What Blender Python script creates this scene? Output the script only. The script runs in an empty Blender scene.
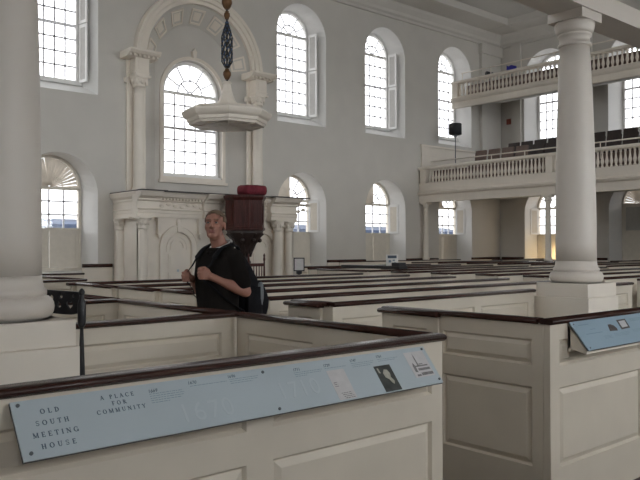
import bpy, bmesh, math, random
from mathutils import Vector, Matrix
random.seed(7)
PI = math.pi
scene = bpy.context.scene
COL = scene.collection
# ------------------------------------------------------------------ materials
def mat(name, col, rough=0.6, metal=0.0, noise=0.0, nscale=6.0, spec=0.5, coat=0.0, stretch=None, bump=0.0):
    m = bpy.data.materials.new(name); m.use_nodes = True
    nt = m.node_tree; b = nt.nodes['Principled BSDF']
    b.inputs['Roughness'].default_value = rough; b.inputs['Metallic'].default_value = metal
    b.inputs['Specular IOR Level'].default_value = spec
    if coat: b.inputs['Coat Weight'].default_value = coat; b.inputs['Coat Roughness'].default_value = 0.15
    c = (*col, 1)
    tc = nt.nodes.new('ShaderNodeTexCoord'); mp = nt.nodes.new('ShaderNodeMapping')
    if stretch: mp.inputs['Scale'].default_value = stretch
    nz = nt.nodes.new('ShaderNodeTexNoise'); nz.inputs['Scale'].default_value = nscale; nz.inputs['Detail'].default_value = 4
    nt.links.new(tc.outputs['Object'], mp.inputs[0]); nt.links.new(mp.outputs[0], nz.inputs['Vector'])
    rp = nt.nodes.new('ShaderNodeValToRGB')
    k = noise
    rp.color_ramp.elements[0].position = 0.3; rp.color_ramp.elements[1].position = 0.7
    rp.color_ramp.elements[0].color = (col[0]*(1-k), col[1]*(1-k), col[2]*(1-k), 1)
    rp.color_ramp.elements[1].color = (min(1, col[0]*(1+k)), min(1, col[1]*(1+k)), min(1, col[2]*(1+k)), 1)
    nt.links.new(nz.outputs['Fac'], rp.inputs[0]); nt.links.new(rp.outputs[0], b.inputs['Base Color'])
    if bump:
        bp = nt.nodes.new('ShaderNodeBump'); bp.inputs['Strength'].default_value = bump; bp.inputs['Distance'].default_value = 0.004
        nt.links.new(nz.outputs['Fac'], bp.inputs['Height']); nt.links.new(bp.outputs[0], b.inputs['Normal'])
    return m
M = {}
M['plaster'] = mat('wall_plaster', (.585, .558, .515), .85, noise=.03, nscale=1.5)
M['reveal'] = mat('lightened_reveal', (.72, .71, .69), .7, noise=.02, nscale=2)  # jamb colour whitened beyond the plaster so the reveals read as daylit
M['ceiling'] = mat('ceiling_plaster', (.58, .565, .53), .9, noise=.02, nscale=1)
M['trim'] = mat('cream_trim_paint', (.76, .695, .61), .5, noise=.03, nscale=3)
M['pew'] = mat('cream_pew_paint', (.635, .57, .475), .5, noise=.04, nscale=3)
M['column'] = mat('column_paint', (.63, .575, .515), .45, noise=.03, nscale=2)
M['rail'] = mat('dark_mahogany_rail', (.042, .017, .013), .26, noise=.3, nscale=5, spec=.3, coat=.05)
M['mahogany'] = mat('mahogany', (.062, .017, .014), .42, noise=.45, nscale=4, stretch=(6, 6, .6), spec=.3)
M['darkwood'] = mat('dark_seat_wood', (.030, .018, .015), .45, noise=.3, nscale=6)
M['brownseat'] = mat('worn_brown_wood', (.16, .105, .085), .5, noise=.2, nscale=6)
M['floor'] = mat('floor_boards', (.060, .042, .032), .55, noise=.35, nscale=3, stretch=(.6, 9, 1))
M['black'] = mat('black_iron', (.012, .012, .014), .4, noise=.2, spec=.5)
M['white'] = mat('white_sash_paint', (.78, .77, .75), .5, noise=.02)
M['muntin'] = mat('muntin_paint', (.88, .88, .92), .5, noise=.02)
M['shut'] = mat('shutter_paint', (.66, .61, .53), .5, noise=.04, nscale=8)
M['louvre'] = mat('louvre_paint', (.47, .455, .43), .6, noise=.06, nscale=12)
M['fan'] = mat('sunburst_paint', (.78, .72, .64), .6, noise=.05)
M['redcloth'] = mat('red_velvet', (.16, .016, .028), .85, noise=.25, nscale=14, bump=.4)
M['signblue'] = mat('blue_sign_face', (.44, .50, .535), .38, noise=.03, nscale=4)
M['signblue_small'] = mat('deeper_blue_sign_face', (.27, .37, .45), .38, noise=.03, nscale=4)
M['signback'] = mat('sign_backing', (.10, .11, .12), .5)
M['ink'] = mat('sign_ink', (.07, .10, .14), .6)
M['inkpale'] = mat('sign_ink_fine', (.19, .27, .34), .6)
M['ghost'] = mat('sign_pale_numerals', (.475, .53, .56), .5)
M['paper'] = mat('printed_page', (.56, .54, .54), .6, noise=.06, nscale=30)
M['portrait'] = mat('portrait_print', (.05, .055, .05), .5, noise=.4, nscale=20)
M['figure'] = mat('portrait_figure', (.40, .38, .32), .6, noise=.2, nscale=40)
M['engrave'] = mat('engraving_grey', (.20, .19, .19), .6, noise=.3, nscale=60)
M['photo'] = mat('small_print_brown', (.06, .045, .04), .5, noise=.5, nscale=40)
M['gold'] = mat('old_brass', (.16, .085, .04), .38, metal=.6, noise=.2)
M['beads'] = mat('blue_glass_beads', (.10, .15, .26), .12, spec=.8, noise=.5, nscale=40)
M['skin'] = mat('skin', (.33, .155, .11), .55, noise=.06, nscale=10)
M['lips'] = mat('lips', (.22, .075, .062), .5, noise=.05)
M['brow'] = mat('eyebrow', (.12, .07, .045), .8)
M['hair'] = mat('cropped_hair', (.125, .085, .055), .9, noise=.3, nscale=90, bump=.6)
M['shirt'] = mat('black_cotton', (.012, .010, .009), .95, noise=.25, nscale=8, spec=.12)
M['jeans'] = mat('dark_trousers', (.03, .032, .04), .9, noise=.2)
M['shoe'] = mat('shoe_leather', (.03, .022, .018), .5)
M['collar'] = mat('white_undershirt', (.62, .62, .60), .9)
M['eye'] = mat('eyeball', (.30, .27, .25), .3)
M['iris'] = mat('iris', (.04, .05, .06), .2)
M['pack'] = mat('black_nylon', (.008, .008, .010), .75, spec=.15, noise=.3, nscale=20, bump=.3)
M['mesh_grey'] = mat('grey_pocket', (.16, .175, .19), .6, noise=.2, nscale=30)
M['blue'] = mat('blue_plastic', (.02, .02, .30), .4)
M['exitred'] = mat('dull_red_plastic', (.22, .05, .03), .5)
M['bluebuild'] = mat('neighbour_facade', (.028, .042, .075), .9, noise=.5, nscale=.25)
M['lampshade'] = mat('black_drum', (.012, .013, .016), .6)
def glassmat():
    m = bpy.data.materials.new('window_glass'); m.use_nodes = True; nt = m.node_tree
    nt.nodes.remove(nt.nodes['Principled BSDF']); out = nt.nodes['Material Output']
    t = nt.nodes.new('ShaderNodeBsdfTransparent'); g = nt.nodes.new('ShaderNodeBsdfGlossy'); x = nt.nodes.new('ShaderNodeMixShader')
    nz = nt.nodes.new('ShaderNodeTexNoise'); nz.inputs['Scale'].default_value = 2; bp = nt.nodes.new('ShaderNodeBump'); bp.inputs['Strength'].default_value = .03
    nt.links.new(nz.outputs['Fac'], bp.inputs['Height']); nt.links.new(bp.outputs[0], g.inputs['Normal'])
    g.inputs['Roughness'].default_value = .03; x.inputs[0].default_value = .06
    nt.links.new(t.outputs[0], x.inputs[1]); nt.links.new(g.outputs[0], x.inputs[2]); nt.links.new(x.outputs[0], out.inputs[0]); return m
M['glass'] = glassmat()
# ------------------------------------------------------------------ mesh helper
class MB:
    def __init__(s): s.v = []; s.f = []; s.m = []; s.sm = []; s.cur = 0
    def add(s, vs, fs, smooth=False):
        b = len(s.v); s.v += [tuple(p) for p in vs]
        for f in fs: s.f.append([i+b for i in f]); s.m.append(s.cur); s.sm.append(smooth)
        return s
    def box(s, x0, x1, y0, y1, z0, z1, P=None):
        vs = [(x, y, z) for x in (x0, x1) for y in (y0, y1) for z in (z0, z1)]
        if P: vs = [P(*v) for v in vs]
        return s.add(vs, [(0,1,3,2),(4,6,7,5),(0,4,5,1),(2,3,7,6),(0,2,6,4),(1,5,7,3)])
    def prism(s, poly, a0, a1, F, smooth=False):
        n = len(poly); vs = [F(p, a0) for p in poly] + [F(p, a1) for p in poly]
        fs = [[i, (i+1) % n, n+(i+1) % n, n+i] for i in range(n)]
        s.add(vs, fs, smooth); b = len(s.v)-2*n
        for f in (list(range(n))[::-1], [n+i for i in range(n)]): s.f.append([i+b for i in f]); s.m.append(s.cur); s.sm.append(False)
        return s
    def lathe(s, prof, c, n=24, smooth=True, rot=0, sx=1, sy=1):
        vs = []; k = len(prof)
        for r, z in prof:
            for i in range(n):
                a = rot+2*PI*i/n; vs.append((c[0]+r*math.cos(a)*sx, c[1]+r*math.sin(a)*sy, c[2]+z))
        fs = [[j*n+i, j*n+(i+1) % n, (j+1)*n+(i+1) % n, (j+1)*n+i] for j in range(k-1) for i in range(n)]
        s.add(vs, fs, smooth); b = len(s.v)-k*n
        s.f.append([b+i for i in range(n)][::-1]); s.m.append(s.cur); s.sm.append(False)
        s.f.append([b+(k-1)*n+i for i in range(n)]); s.m.append(s.cur); s.sm.append(False)
        return s
    def tube(s, pts, rad, n=8, flat=1.0, up=(0, 0, 1), smooth=True):
        pts = [Vector(p) for p in pts]; R = rad if isinstance(rad, (list, tuple)) else [rad]*len(pts); vs = []
        for i, p in enumerate(pts):
            t = (pts[min(i+1, len(pts)-1)]-pts[max(i-1, 0)]).normalized(); u = Vector(up)
            a = t.cross(u)
            if a.length < 1e-3: a = t.cross(Vector((1, 0, 0)))
            a.normalize(); b = a.cross(t).normalized()
            for k in range(n):
                an = 2*PI*k/n; vs.append(p+a*math.cos(an)*R[i]+b*math.sin(an)*R[i]*flat)
        k = len(pts)
        fs = [[j*n+i, j*n+(i+1) % n, (j+1)*n+(i+1) % n, (j+1)*n+i] for j in range(k-1) for i in range(n)]
        fs += [list(range(n))[::-1], [(k-1)*n+i for i in range(n)]]
        return s.add(vs, fs, smooth)
    def ellip(s, c, r, ax=None, nu=16, nv=10):
        ax = ax or (Vector((1, 0, 0)), Vector((0, 1, 0)), Vector((0, 0, 1))); c = Vector(c)
        vs = [c+ax[2]*r[2]]; 
        for j in range(1, nv):
            th = PI*j/nv
            for i in range(nu):
                ph = 2*PI*i/nu
                vs.append(c+ax[0]*r[0]*math.sin(th)*math.cos(ph)+ax[1]*r[1]*math.sin(th)*math.sin(ph)+ax[2]*r[2]*math.cos(th))
        vs.append(c-ax[2]*r[2]); L = len(vs)-1
        fs = [[0, 1+i, 1+(i+1) % nu] for i in range(nu)]
        for j in range(nv-2):
            a = 1+j*nu
            fs += [[a+i, a+nu+i, a+nu+(i+1) % nu, a+(i+1) % nu] for i in range(nu)]
        a = 1+(nv-2)*nu; fs += [[a+i, L, a+(i+1) % nu] for i in range(nu)]
        return s.add(vs, fs, True)
    def capsule(s, p0, r0, p1, r1, n=14):
        p0, p1 = Vector(p0), Vector(p1); t = (p1-p0).normalized(); pts = []; rr = []
        for k in range(5):
            a = PI/2*k/4; pts.append(p0-t*r0*math.cos(a)*.999); rr.append(max(r0*math.sin(a), 1e-3))
        for k in range(5):
            a = PI/2*k/4; pts.append(p1+t*r1*math.sin(a)*.999); rr.append(max(r1*math.cos(a), 1e-3))
        return s.tube(pts, rr, n)
    def loft(s, rings):      # closed loft through lists of equal length
        n = len(rings[0]); vs = [p for r in rings for p in r]; k = len(rings)
        fs = [[j*n+i, j*n+(i+1) % n, (j+1)*n+(i+1) % n, (j+1)*n+i] for j in range(k-1) for i in range(n)]
        fs += [list(range(n))[::-1], [(k-1)*n+i for i in range(n)]]
        return s.add(vs, fs, True)
    def mesh(s, name):
        me = bpy.data.meshes.new(name); me.from_pydata(s.v, [], s.f)
        me.polygons.foreach_set('material_index', s.m); me.polygons.foreach_set('use_smooth', s.sm)
        bm = bmesh.new(); bm.from_mesh(me); bmesh.ops.recalc_face_normals(bm, faces=bm.faces); bm.to_mesh(me); bm.free()
        return me
    def build(s, name, mats, parent=None, bevel=0):
        o = bpy.data.objects.new(name, s.mesh(name)); COL.objects.link(o)
        for mm in (mats if isinstance(mats, (list, tuple)) else [mats]): o.data.materials.append(M[mm])
        if parent: adopt(o, parent)
        if bevel:
            b = o.modifiers.new('soft', 'BEVEL'); b.width = bevel; b.segments = 2; b.limit_method = 'ANGLE'
        return o
def wloc(o):
    v = Vector(o.location); p = o.parent
    while p is not None: v = v + Vector(p.location) - (Vector(p.location) if False else Vector((0, 0, 0))); break
    return v
ROOT = {}
def adopt(o, parent):
    o.parent = parent
    base = ROOT.get(parent.name, Vector((0, 0, 0)))
    # parts are modelled in world coordinates; the parent chain carries only one offset (the thing's base)
    if parent.parent is None: o.matrix_parent_inverse = Matrix.Translation(-base)
def tag(o, label, cat, group=None, kind=None):
    o['label'] = label; o['category'] = cat
    if group: o['group'] = group
    if kind: o['kind'] = kind
    return o
def thing(name, label, cat, loc, group=None, kind=None):
    o = bpy.data.objects.new(name, None); COL.objects.link(o); o.location = loc; o.empty_display_size = .1
    ROOT[o.name] = Vector(loc); return tag(o, label, cat, group, kind)
# ------------------------------------------------------------------ the shell
WY, EX, FY, LX = 18.5, 26.4, -2.2, -3.5      # pulpit wall, right end wall, wall behind the viewer, left end wall
DT = .70                                      # wall thickness to the sash plane
PULP = lambda u, d, z: (u, WY+d, z)
END = lambda u, d, z: (EX+d, u, z)
FRONT = lambda u, d, z: (u, FY-d, z)
LEFT = lambda u, d, z: (LX-d, u, z)
def outline(cu, h, zb, zs, n=20):
    pts = [(cu-h, zb), (cu-h, zs)]
    for i in range(1, n): a = PI-PI*i/n; pts.append((cu+h*math.cos(a), zs+h*math.sin(a)))
    return pts+[(cu+h, zs), (cu+h, zb)]
def sheet(mb, P, d, u0, u1, z0, z1, ops):
    # a plane at depth d with arched openings (cu,h,zb,zs); openings sharing cu are stacked
    cols = {}
    for o in ops: cols.setdefault(round(o[0], 3), []).append(o)
    cur = u0
    for cu in sorted(cols):
        st = sorted(cols[cu], key=lambda o: o[2]); H = max(o[1] for o in st); a, b = cu-H, cu+H
        mb.add([P(cur, d, z0), P(a, d, z0), P(a, d, z1), P(cur, d, z1)], [(0, 1, 2, 3)])
        zlow = z0
        for i, (c, h, zb, zs) in enumerate(st):
            ztop = st[i+1][2] if i+1 < len(st) else z1
            mb.add([P(a, d, zlow), P(b, d, zlow), P(b, d, zb), P(a, d, zb)], [(0, 1, 2, 3)])
            if h < H-1e-4:
                for p, q in ((a, c-h), (c+h, b)): mb.add([P(p, d, zb), P(q, d, zb), P(q, d, ztop), P(p, d, ztop)], [(0, 1, 2, 3)])
            pts = outline(c, h, zb, zs)[1:-1]
            for p, q in zip(pts[:-1], pts[1:]): mb.add([P(p[0], d, p[1]), P(q[0], d, q[1]), P(q[0], d, ztop), P(p[0], d, ztop)], [(0, 1, 2, 3)])
            zlow = ztop
        cur = b
    mb.add([P(cur, d, z0), P(u1, d, z0), P(u1, d, z1), P(cur, d, z1)], [(0, 1, 2, 3)])
def wall(name, label, P, u0, u1, z0, z1, ops, extra=()):
    # ops: (cu, h, zb, zs, h2, zb2, zs2, depth)
    mb = MB(); allop = list(ops)+list(extra)
    sheet(mb, P, 0, u0, u1, z0, z1, [o[:4] for o in allop])
    sheet(mb, P, DT+.12, u0, u1, z0, z1, [(o[0], o[4], o[5], o[6]) for o in allop])
    for cu, h, zb, zs, h2, zb2, zs2, dd in allop:
        A = outline(cu, h, zb, zs); B = outline(cu, h2, zb2, zs2); n = len(A)
        vs = [P(p[0], 0, p[1]) for p in A]+[P(p[0], dd, p[1]) for p in B]+[P(p[0], DT+.12, p[1]) for p in B]
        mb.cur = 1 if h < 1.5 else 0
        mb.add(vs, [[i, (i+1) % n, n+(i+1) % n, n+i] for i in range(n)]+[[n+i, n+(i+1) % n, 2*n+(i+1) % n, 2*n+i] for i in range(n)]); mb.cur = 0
    for a, b in ((u0, u0), (u1, u1)): mb.add([P(a, 0, z0), P(a, DT+.12, z0), P(a, DT+.12, z1), P(a, 0, z1)], [(0, 1, 2, 3)])
    mb.add([P(u0, 0, z1), P(u1, 0, z1), P(u1, DT+.12, z1), P(u0, DT+.12, z1)], [(0, 1, 2, 3)])
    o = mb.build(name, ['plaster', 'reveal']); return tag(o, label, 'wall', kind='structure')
UP = (1.045, 5.66, 8.565, .80, 6.02, 8.73, DT)
LO = (1.045, .95, 3.02, .86, 1.02, 3.20, DT)
pw = [7.345, 15.44, 19.39, 23.40]; ew = [16.25, 12.60, 8.95, 5.3, 1.65]; fw = [-1.2, 2.9, 7.0, 11.1, 15.2, 19.3, 23.4]; lw = [16.25, 12.60, 8.95, 5.3]
NC = 11.55
H = 10.74
niche = (NC, 1.82, 2.6, 6.92, 1.27, 2.6, 6.92, .42)
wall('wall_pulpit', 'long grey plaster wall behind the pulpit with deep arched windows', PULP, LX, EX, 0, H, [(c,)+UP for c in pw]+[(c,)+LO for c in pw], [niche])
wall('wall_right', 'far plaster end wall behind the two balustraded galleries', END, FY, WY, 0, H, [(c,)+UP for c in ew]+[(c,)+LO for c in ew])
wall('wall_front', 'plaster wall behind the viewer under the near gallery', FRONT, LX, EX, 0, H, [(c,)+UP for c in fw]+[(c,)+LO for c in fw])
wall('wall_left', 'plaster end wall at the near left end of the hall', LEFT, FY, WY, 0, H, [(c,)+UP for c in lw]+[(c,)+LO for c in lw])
mb = MB(); sheet(mb, PULP, .42, NC-1.95, NC+1.95, 2.6, 9.2, [(NC, 1.02, 3.66, 6.16)])
A = outline(NC, 1.02, 3.66, 6.16); B = outline(NC, .97, 3.72, 6.18); n = len(A)
mb.add([PULP(p[0], .42, p[1]) for p in A]+[PULP(p[0], .68, p[1]) for p in B], [[i, (i+1) % n, n+(i+1) % n, n+i] for i in range(n)])
tag(mb.build('wall_niche', 'plaster'), 'recessed grey wall inside the tall arch around the central window', 'wall', kind='structure')
tag(MB().box(LX-.9, EX+.9, FY-.9, WY+.9, -.2, 0).build('floor', 'floor'), 'dark brown board floor of the hall', 'floor', kind='structure')
tag(MB().box(LX-.9, EX+.9, FY-.9, WY+.9, H, H+.3).build('ceiling', 'ceiling'), 'flat pale plaster ceiling high above the hall', 'ceiling', kind='structure')
# cornice along the pulpit wall and the end wall: moulding, flat soffit, edge step
prof = [(0, 10.02), (.07, 10.02), (.09, 10.10), (.16, 10.16), (.18, 10.26), (.30, 10.42), (.34, 10.52), (1.25, 10.55), (1.28, 10.50), (1.36, 10.52), (1.38, 10.60), (1.42, 10.74), (0, 10.74)]
tag(MB().prism(prof, LX, EX, lambda p, a: (a, WY-p[0], p[1])).build('trim_1', 'plaster'), 'moulded cornice along the top of the pulpit wall', 'cornice', kind='structure')
tag(MB().prism(prof, FY, WY, lambda p, a: (EX-p[0], a, p[1])).build('trim_2', 'plaster'), 'moulded cornice along the top of the far end wall', 'cornice', kind='structure')
m_ = MB().box(25.0, 26.3, WY-.14, WY, 3.9, 10.05); m_.box(24.94, 26.36, WY-.2, WY, 9.62, 10.04)
tag(m_.build('trim_3', 'plaster'), 'shallow wall pier in the corner beside the far end wall', 'pilaster', kind='structure')
for i, (a, b) in enumerate(((17.40, 17.85), (14.25, 14.75), (10.6, 11.0), (6.9, 7.3))):
    tag(MB().box(EX-.12, EX, a, b, 3.9, 10.05).build('trim_%d' % (4+i), 'plaster'),
        ['wall pier on the end wall beside the corner', 'wall pier between the two nearest-corner windows of the end wall', 'wall pier on the end wall behind the tall column', 'wall pier at the near end of the end wall'][i], 'pilaster', kind='structure')
# dado rail pieces between the windows of the pulpit wall and the end wall
def dado(i, P, a, b, lab):
    m = MB(); m.cur = 0
    m.prism([(0, 1.10), (.05, 1.10), (.065, 1.135), (.065, 1.165), (.04, 1.19), (0, 1.19)], a, b, lambda p, t: P(t, -p[0], p[1]))
    m.cur = 1; m.box(a, b, -.025, 0, .0, 1.10, P)
    tag(m.build('baseboard_%s' % i, ['rail', 'trim']), lab, 'dado rail', kind='structure')
for nm, a, b, lab in (('left', 7.95, 8.78, 'short dark dado rail left of the pulpit screen'), ('middle', 16.5, 18.3, 'dark dado rail between the first two windows right of the pulpit'),
                  ('right', 20.45, 22.27, 'dark dado rail on the wall before the gallery'), ('corner', 24.4, 26.3, 'dark dado rail in the corner under the gallery')):
    dado(nm, PULP, a, b, lab)
for nm, a, b, lab in (('end_1', 17.35, 18.4, 'dark dado rail on the end wall beside the corner'), ('end_2', 13.7, 15.15, 'dark dado rail between lit and shuttered end wall windows'), ('end_3', 10.0, 11.5, 'dark dado rail on the end wall past the tall column')):
    dado(nm, END, a, b, lab)
# ------------------------------------------------------------------ windows
wcount = [0]
KF, KL = 43.0, 38.0
def FK(cu, zc):   # daylight per window behind, set to shade pew sides and brighten the end wall
    if zc < 4: return .5 if cu < 0 else .75 if cu < 5 else 1.4 if cu < 18 else .25
    return 1.8 if cu > 23 else 1.0
def arch_band(mb, P, cu, h, zb, zs, w, d0, d1, n=20):
    A = outline(cu, h, zb, zs, n); B = outline(cu, h-w, zb+w, zs, n); k = len(A)
    vs = [P(p[0], d, p[1]) for d in (d0, d1) for p in A]+[P(p[0], d, p[1]) for d in (d0, d1) for p in B]
    fs = []
    for i in range(k):
        j = (i+1) % k
        fs += [[i, j, k+j, k+i], [2*k+i, 3*k+i, 3*k+j, 2*k+j], [i, 2*k+i, 2*k+j, j], [k+i, k+j, 3*k+j, 3*k+i]]
    mb.add(vs, fs)
def fan_bars(mb, P, cu, h, zs, w, d0, d1, nrad=6, r1=.5, hub=.12):
    def rad(a, ra, rb, w):
        c, s = math.cos(a), math.sin(a); px, pz = -s*w/2, c*w/2
        q = [(cu+c*r+k*px, zs+s*r+k*pz) for r, k in ((ra, 1), (rb, 1), (rb, -1), (ra, -1))]
        mb.prism(q, d0, d1, lambda p, t: P(p[0], t, p[1]))
    def ring(r, w):
        q = [(cu+r*math.cos(PI*i/16), zs+r*math.sin(PI*i/16)) for i in range(17)]+[(cu+(r-w)*math.cos(PI*i/16), zs+(r-w)*math.sin(PI*i/16)) for i in range(16, -1, -1)]
        for i in range(16):
            qq = [q[i], q[i+1], q[33-i-1], q[33-i]]
            mb.prism(qq, d0, d1, lambda p, t: P(p[0], t, p[1]))
    ring(h*r1, w); ring(h*hub, w)
    for i in range(1, nrad): rad(PI*i/nrad, h*r1, h, w)
    for i in range(1, 4): rad(PI*i/4, h*hub, h*r1, w)
def leaf(mb, P, ua, ub, da, db, za, zb, th=.035):
    # a framed shutter leaf from (ua,da) to (ub,db) in plan
    dx, dy = ub-ua, db-da; L = math.hypot(dx, dy); ex, ey = dx/L, dy/L; nx, ny = -ey*th, ex*th
    def Q(s, t, z): return P(ua+ex*s+nx*t, da+ey*s+ny*t, z)
    fwid = min(.07, L*.2)
    mb.box(0, fwid, 0, 1, za, zb, Q); mb.box(L-fwid, L, 0, 1, za, zb, Q)
    mb.box(fwid, L-fwid, 0, 1, za, za+.08, Q); mb.box(fwid, L-fwid, 0, 1, zb-.08, zb, Q)
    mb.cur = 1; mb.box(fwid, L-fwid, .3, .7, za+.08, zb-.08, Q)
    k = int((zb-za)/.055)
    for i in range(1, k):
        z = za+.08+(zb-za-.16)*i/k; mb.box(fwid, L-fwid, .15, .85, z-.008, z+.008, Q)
    mb.cur = 0
def portal(P, cu, zc, sx, sz, d, yaw):
    li = bpy.data.lights.new('daylight', 'AREA'); li.shape = 'RECTANGLE'; li.size = sx; li.size_y = sz; li.cycles.is_portal = True
    o = bpy.data.objects.new('daylight_portal', li); COL.objects.link(o); o.location = P(cu, d, zc); o.rotation_euler = (PI/2, 0, yaw); return o
YAW = {id(PULP): PI, id(END): -PI/2, id(FRONT): 0, id(LEFT): PI/2}   # light travels along local -Z
def yaw_of(P):
    o = Vector(P(0, 0, 0)); q = Vector(P(0, 1, 0)); dirin = o-q       # into the room
    # rotation (90,0,a): -Z maps to (sin(-a)...)  -> computed with a track quaternion instead
    return dirin
def add_portal(P, cu, zc, sx, sz, d):
    if P in (FRONT, LEFT):
        li = bpy.data.lights.new('daylight', 'AREA'); li.shape = 'RECTANGLE'; li.size = sx; li.size_y = sz; li.energy = sx*sz*(KF if P is FRONT else KL if zc > 4 else 0.4)*(FK(cu, zc) if P is FRONT else 1); li.color = (.92, .965, 1.0)
        o = bpy.data.objects.new('window_daylight', li); COL.objects.link(o); o.location = P(cu, DT+.3, zc); o.rotation_mode = 'QUATERNION'; o.rotation_quaternion = yaw_of(P).to_track_quat('-Z', 'Z'); return
    o = portal(P, cu, zc, sx, sz, d, 0); o.rotation_mode = 'QUATERNION'
    o.rotation_quaternion = yaw_of(P).to_track_quat('-Z', 'Z')
def upper_window(P, cu, label, shutter=0, op=UP, d=DT, cols=5):
    wcount[0] += 1
    h, zb, zs = op[3], op[4], op[5]
    t = thing('window_%d' % wcount[0], label, 'window', P(cu, d, zb), kind='structure')
    m = MB(); arch_band(m, P, cu, h, zb, zs, .085, d-.06, d+.06); m.box(cu-h+.05, cu+h-.05, d-.05, d+.03, zs-.045, zs+.035, P); m.build('window_frame', 'white', t)
    g = h-.085; b0 = zb+.085; mid = b0+(zs-b0)*.56
    m = MB(); m.box(cu-g, cu+g, d-.035, d+.02, mid-.035, mid+.035, P)
    for i in range(1, cols): u = cu-g+2*g*i/cols; m.box(u-.021, u+.021, d-.02, d+.01, b0, zs, P)
    for i in range(1, 4): z = b0+(mid-b0)*i/4; m.box(cu-g, cu+g, d-.02, d+.01, z-.021, z+.021, P)
    for i in range(1, 3): z = mid+(zs-mid)*i/3; m.box(cu-g, cu+g, d-.02, d+.01, z-.021, z+.021, P)
    fan_bars(m, P, cu, g, zs, .040, d-.02, d+.01)
    m.build('sash', 'muntin', t)
    q = outline(cu, g+.02, b0-.02, zs); MB().prism(q, d+.012, d+.018, lambda p, a: P(p[0], a, p[1])).build('pane', 'glass', t)
    MB().box(cu-h-.03, cu+h+.03, d-.16, d+.02, zb-.05, zb+.03, P).build('window_sill', 'white', t)
    if shutter:
        s = MB(); u0 = cu+shutter*(h-.02); sg = shutter
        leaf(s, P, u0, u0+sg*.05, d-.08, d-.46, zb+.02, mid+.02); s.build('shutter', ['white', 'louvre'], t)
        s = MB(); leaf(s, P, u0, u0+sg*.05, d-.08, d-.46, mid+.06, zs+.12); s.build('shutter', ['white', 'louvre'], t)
    add_portal(P, cu, (zb+zs+h)/2, 2*h, zs+h-zb, DT+.16)
def lower_window(P, cu, label, side=0, burst=(), closed=False, smat='shut'):
    wcount[0] += 1
    d = DT; h, zb, zs = LO[3], LO[4], LO[5]
    t = thing('window_%d' % wcount[0], label, 'window', P(cu, d, zb), kind='structure')
    m = MB(); arch_band(m, P, cu, h, zb, zs, .075, d-.06, d+.06); m.box(cu-h+.05, cu+h-.05, d-.06, d+.03, zs-.05, zs+.03, P); m.box(cu-h+.05, cu+h-.05, d-.06, d+.03, 2.05, 2.14, P); m.build('window_frame', smat, t)
    g = h-.075; b0 = 2.14
    m = MB()
    for i in range(1, 4): u = cu-g+2*g*i/4; m.box(u-.021, u+.021, d-.02, d+.01, b0, zs, P)
    for i in range(1, 3): z = b0+(zs-b0)*i/3; m.box(cu-g, cu+g, d-.02, d+.01, z-.021, z+.021, P)
    fan_bars(m, P, cu, g, zs, .040, d-.02, d+.01)
    m.build('sash', 'muntin', t)
    q = outline(cu, g+.02, zb+.06, zs); MB().prism(q, d+.012, d+.018, lambda p, a: P(p[0], a, p[1])).build('pane', 'glass', t)
    for a, b in ((cu-g, cu-.01), (cu+.01, cu+g)):
        s = MB(); leaf(s, P, a, b, d-.04, d-.04, zb+.08, 2.05); s.build('shutter', [smat, smat], t)
    if closed:
        for a, b in ((cu-g, cu-.01), (cu+.01, cu+g)):
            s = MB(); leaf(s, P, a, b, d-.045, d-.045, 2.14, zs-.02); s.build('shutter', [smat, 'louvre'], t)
    if side:
        s = MB(); u0 = cu+side*(g-.02); leaf(s, P, u0+side*.02, u0+side*.185, d-.07, d-.42, 2.12, zs); s.build('shutter', ['white', 'shut'], t)
    if burst:
        s = MB()
        for a0, a1 in burst:
            k = max(2, int((a1-a0)/(PI/22)))
            for i in range(k):
                p = a0+(a1-a0)*i/k; r = a0+(a1-a0)*(i+.86)/k
                q = [(cu+.05*math.cos(p), zs+.05*math.sin(p)), (cu+(g-.01)*math.cos(p), zs+(g-.01)*math.sin(p)), (cu+(g-.01)*math.cos(r), zs+(g-.01)*math.sin(r)), (cu+.05*math.cos(r), zs+.05*math.sin(r))]
                d0 = d-.05
                vs = [P(*((x, d0+(.05 if j in (2, 3) else 0)), )[0], z) if False else P(x, d0+(.04 if j in (2, 3) else 0), z) for j, (x, z) in enumerate(q)]+[P(x, d0-.012+(.04 if j in (2, 3) else 0), z) for j, (x, z) in enumerate(q)]
                s.add(vs, [(0, 1, 2, 3), (7, 6, 5, 4), (0, 4, 5, 1), (1, 5, 6, 2), (2, 6, 7, 3), (3, 7, 4, 0)])
        s.build('sunburst_shutter', 'fan', t)
    MB().box(cu-h-.03, cu+h+.03, d-.14, d+.02, zb-.05, zb+.03, P).build('window_sill', smat, t)
    if not closed: add_portal(P, cu, (2.1+zs+h)/2, 2*h, zs+h-2.1, DT+.16)
upper_window(PULP, pw[0], 'tall upper window partly behind the near left column', 1)
upper_window(PULP, pw[1], 'tall arched upper window just right of the pulpit arch', 1)
upper_window(PULP, pw[2], 'tall arched upper window second right of the pulpit arch', 1)
upper_window(PULP, pw[3], 'arched upper window crossed by the end of the upper gallery', 0)
upper_window(PULP, NC, 'arched central window in the niche behind the sounding board', 0, (0, 0, 0, .97, 3.72, 6.18, 0), .60, 5)
lower_window(PULP, pw[0], 'lower window with sunburst shutter beside the near left column', 0, [(0, PI*.56), (PI*.565, PI)])
lower_window(PULP, pw[1], 'lower window with open shutter leaf right beside the pulpit screen', 1, [(PI*.52, PI)])
lower_window(PULP, pw[2], 'lower arched window below the second upper window right of the arch', 1, [(PI*.5, PI)])
lower_window(PULP, pw[3], 'small lower window with open shutter under the gallery corner', 1, [(PI*.62, PI)])
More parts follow.
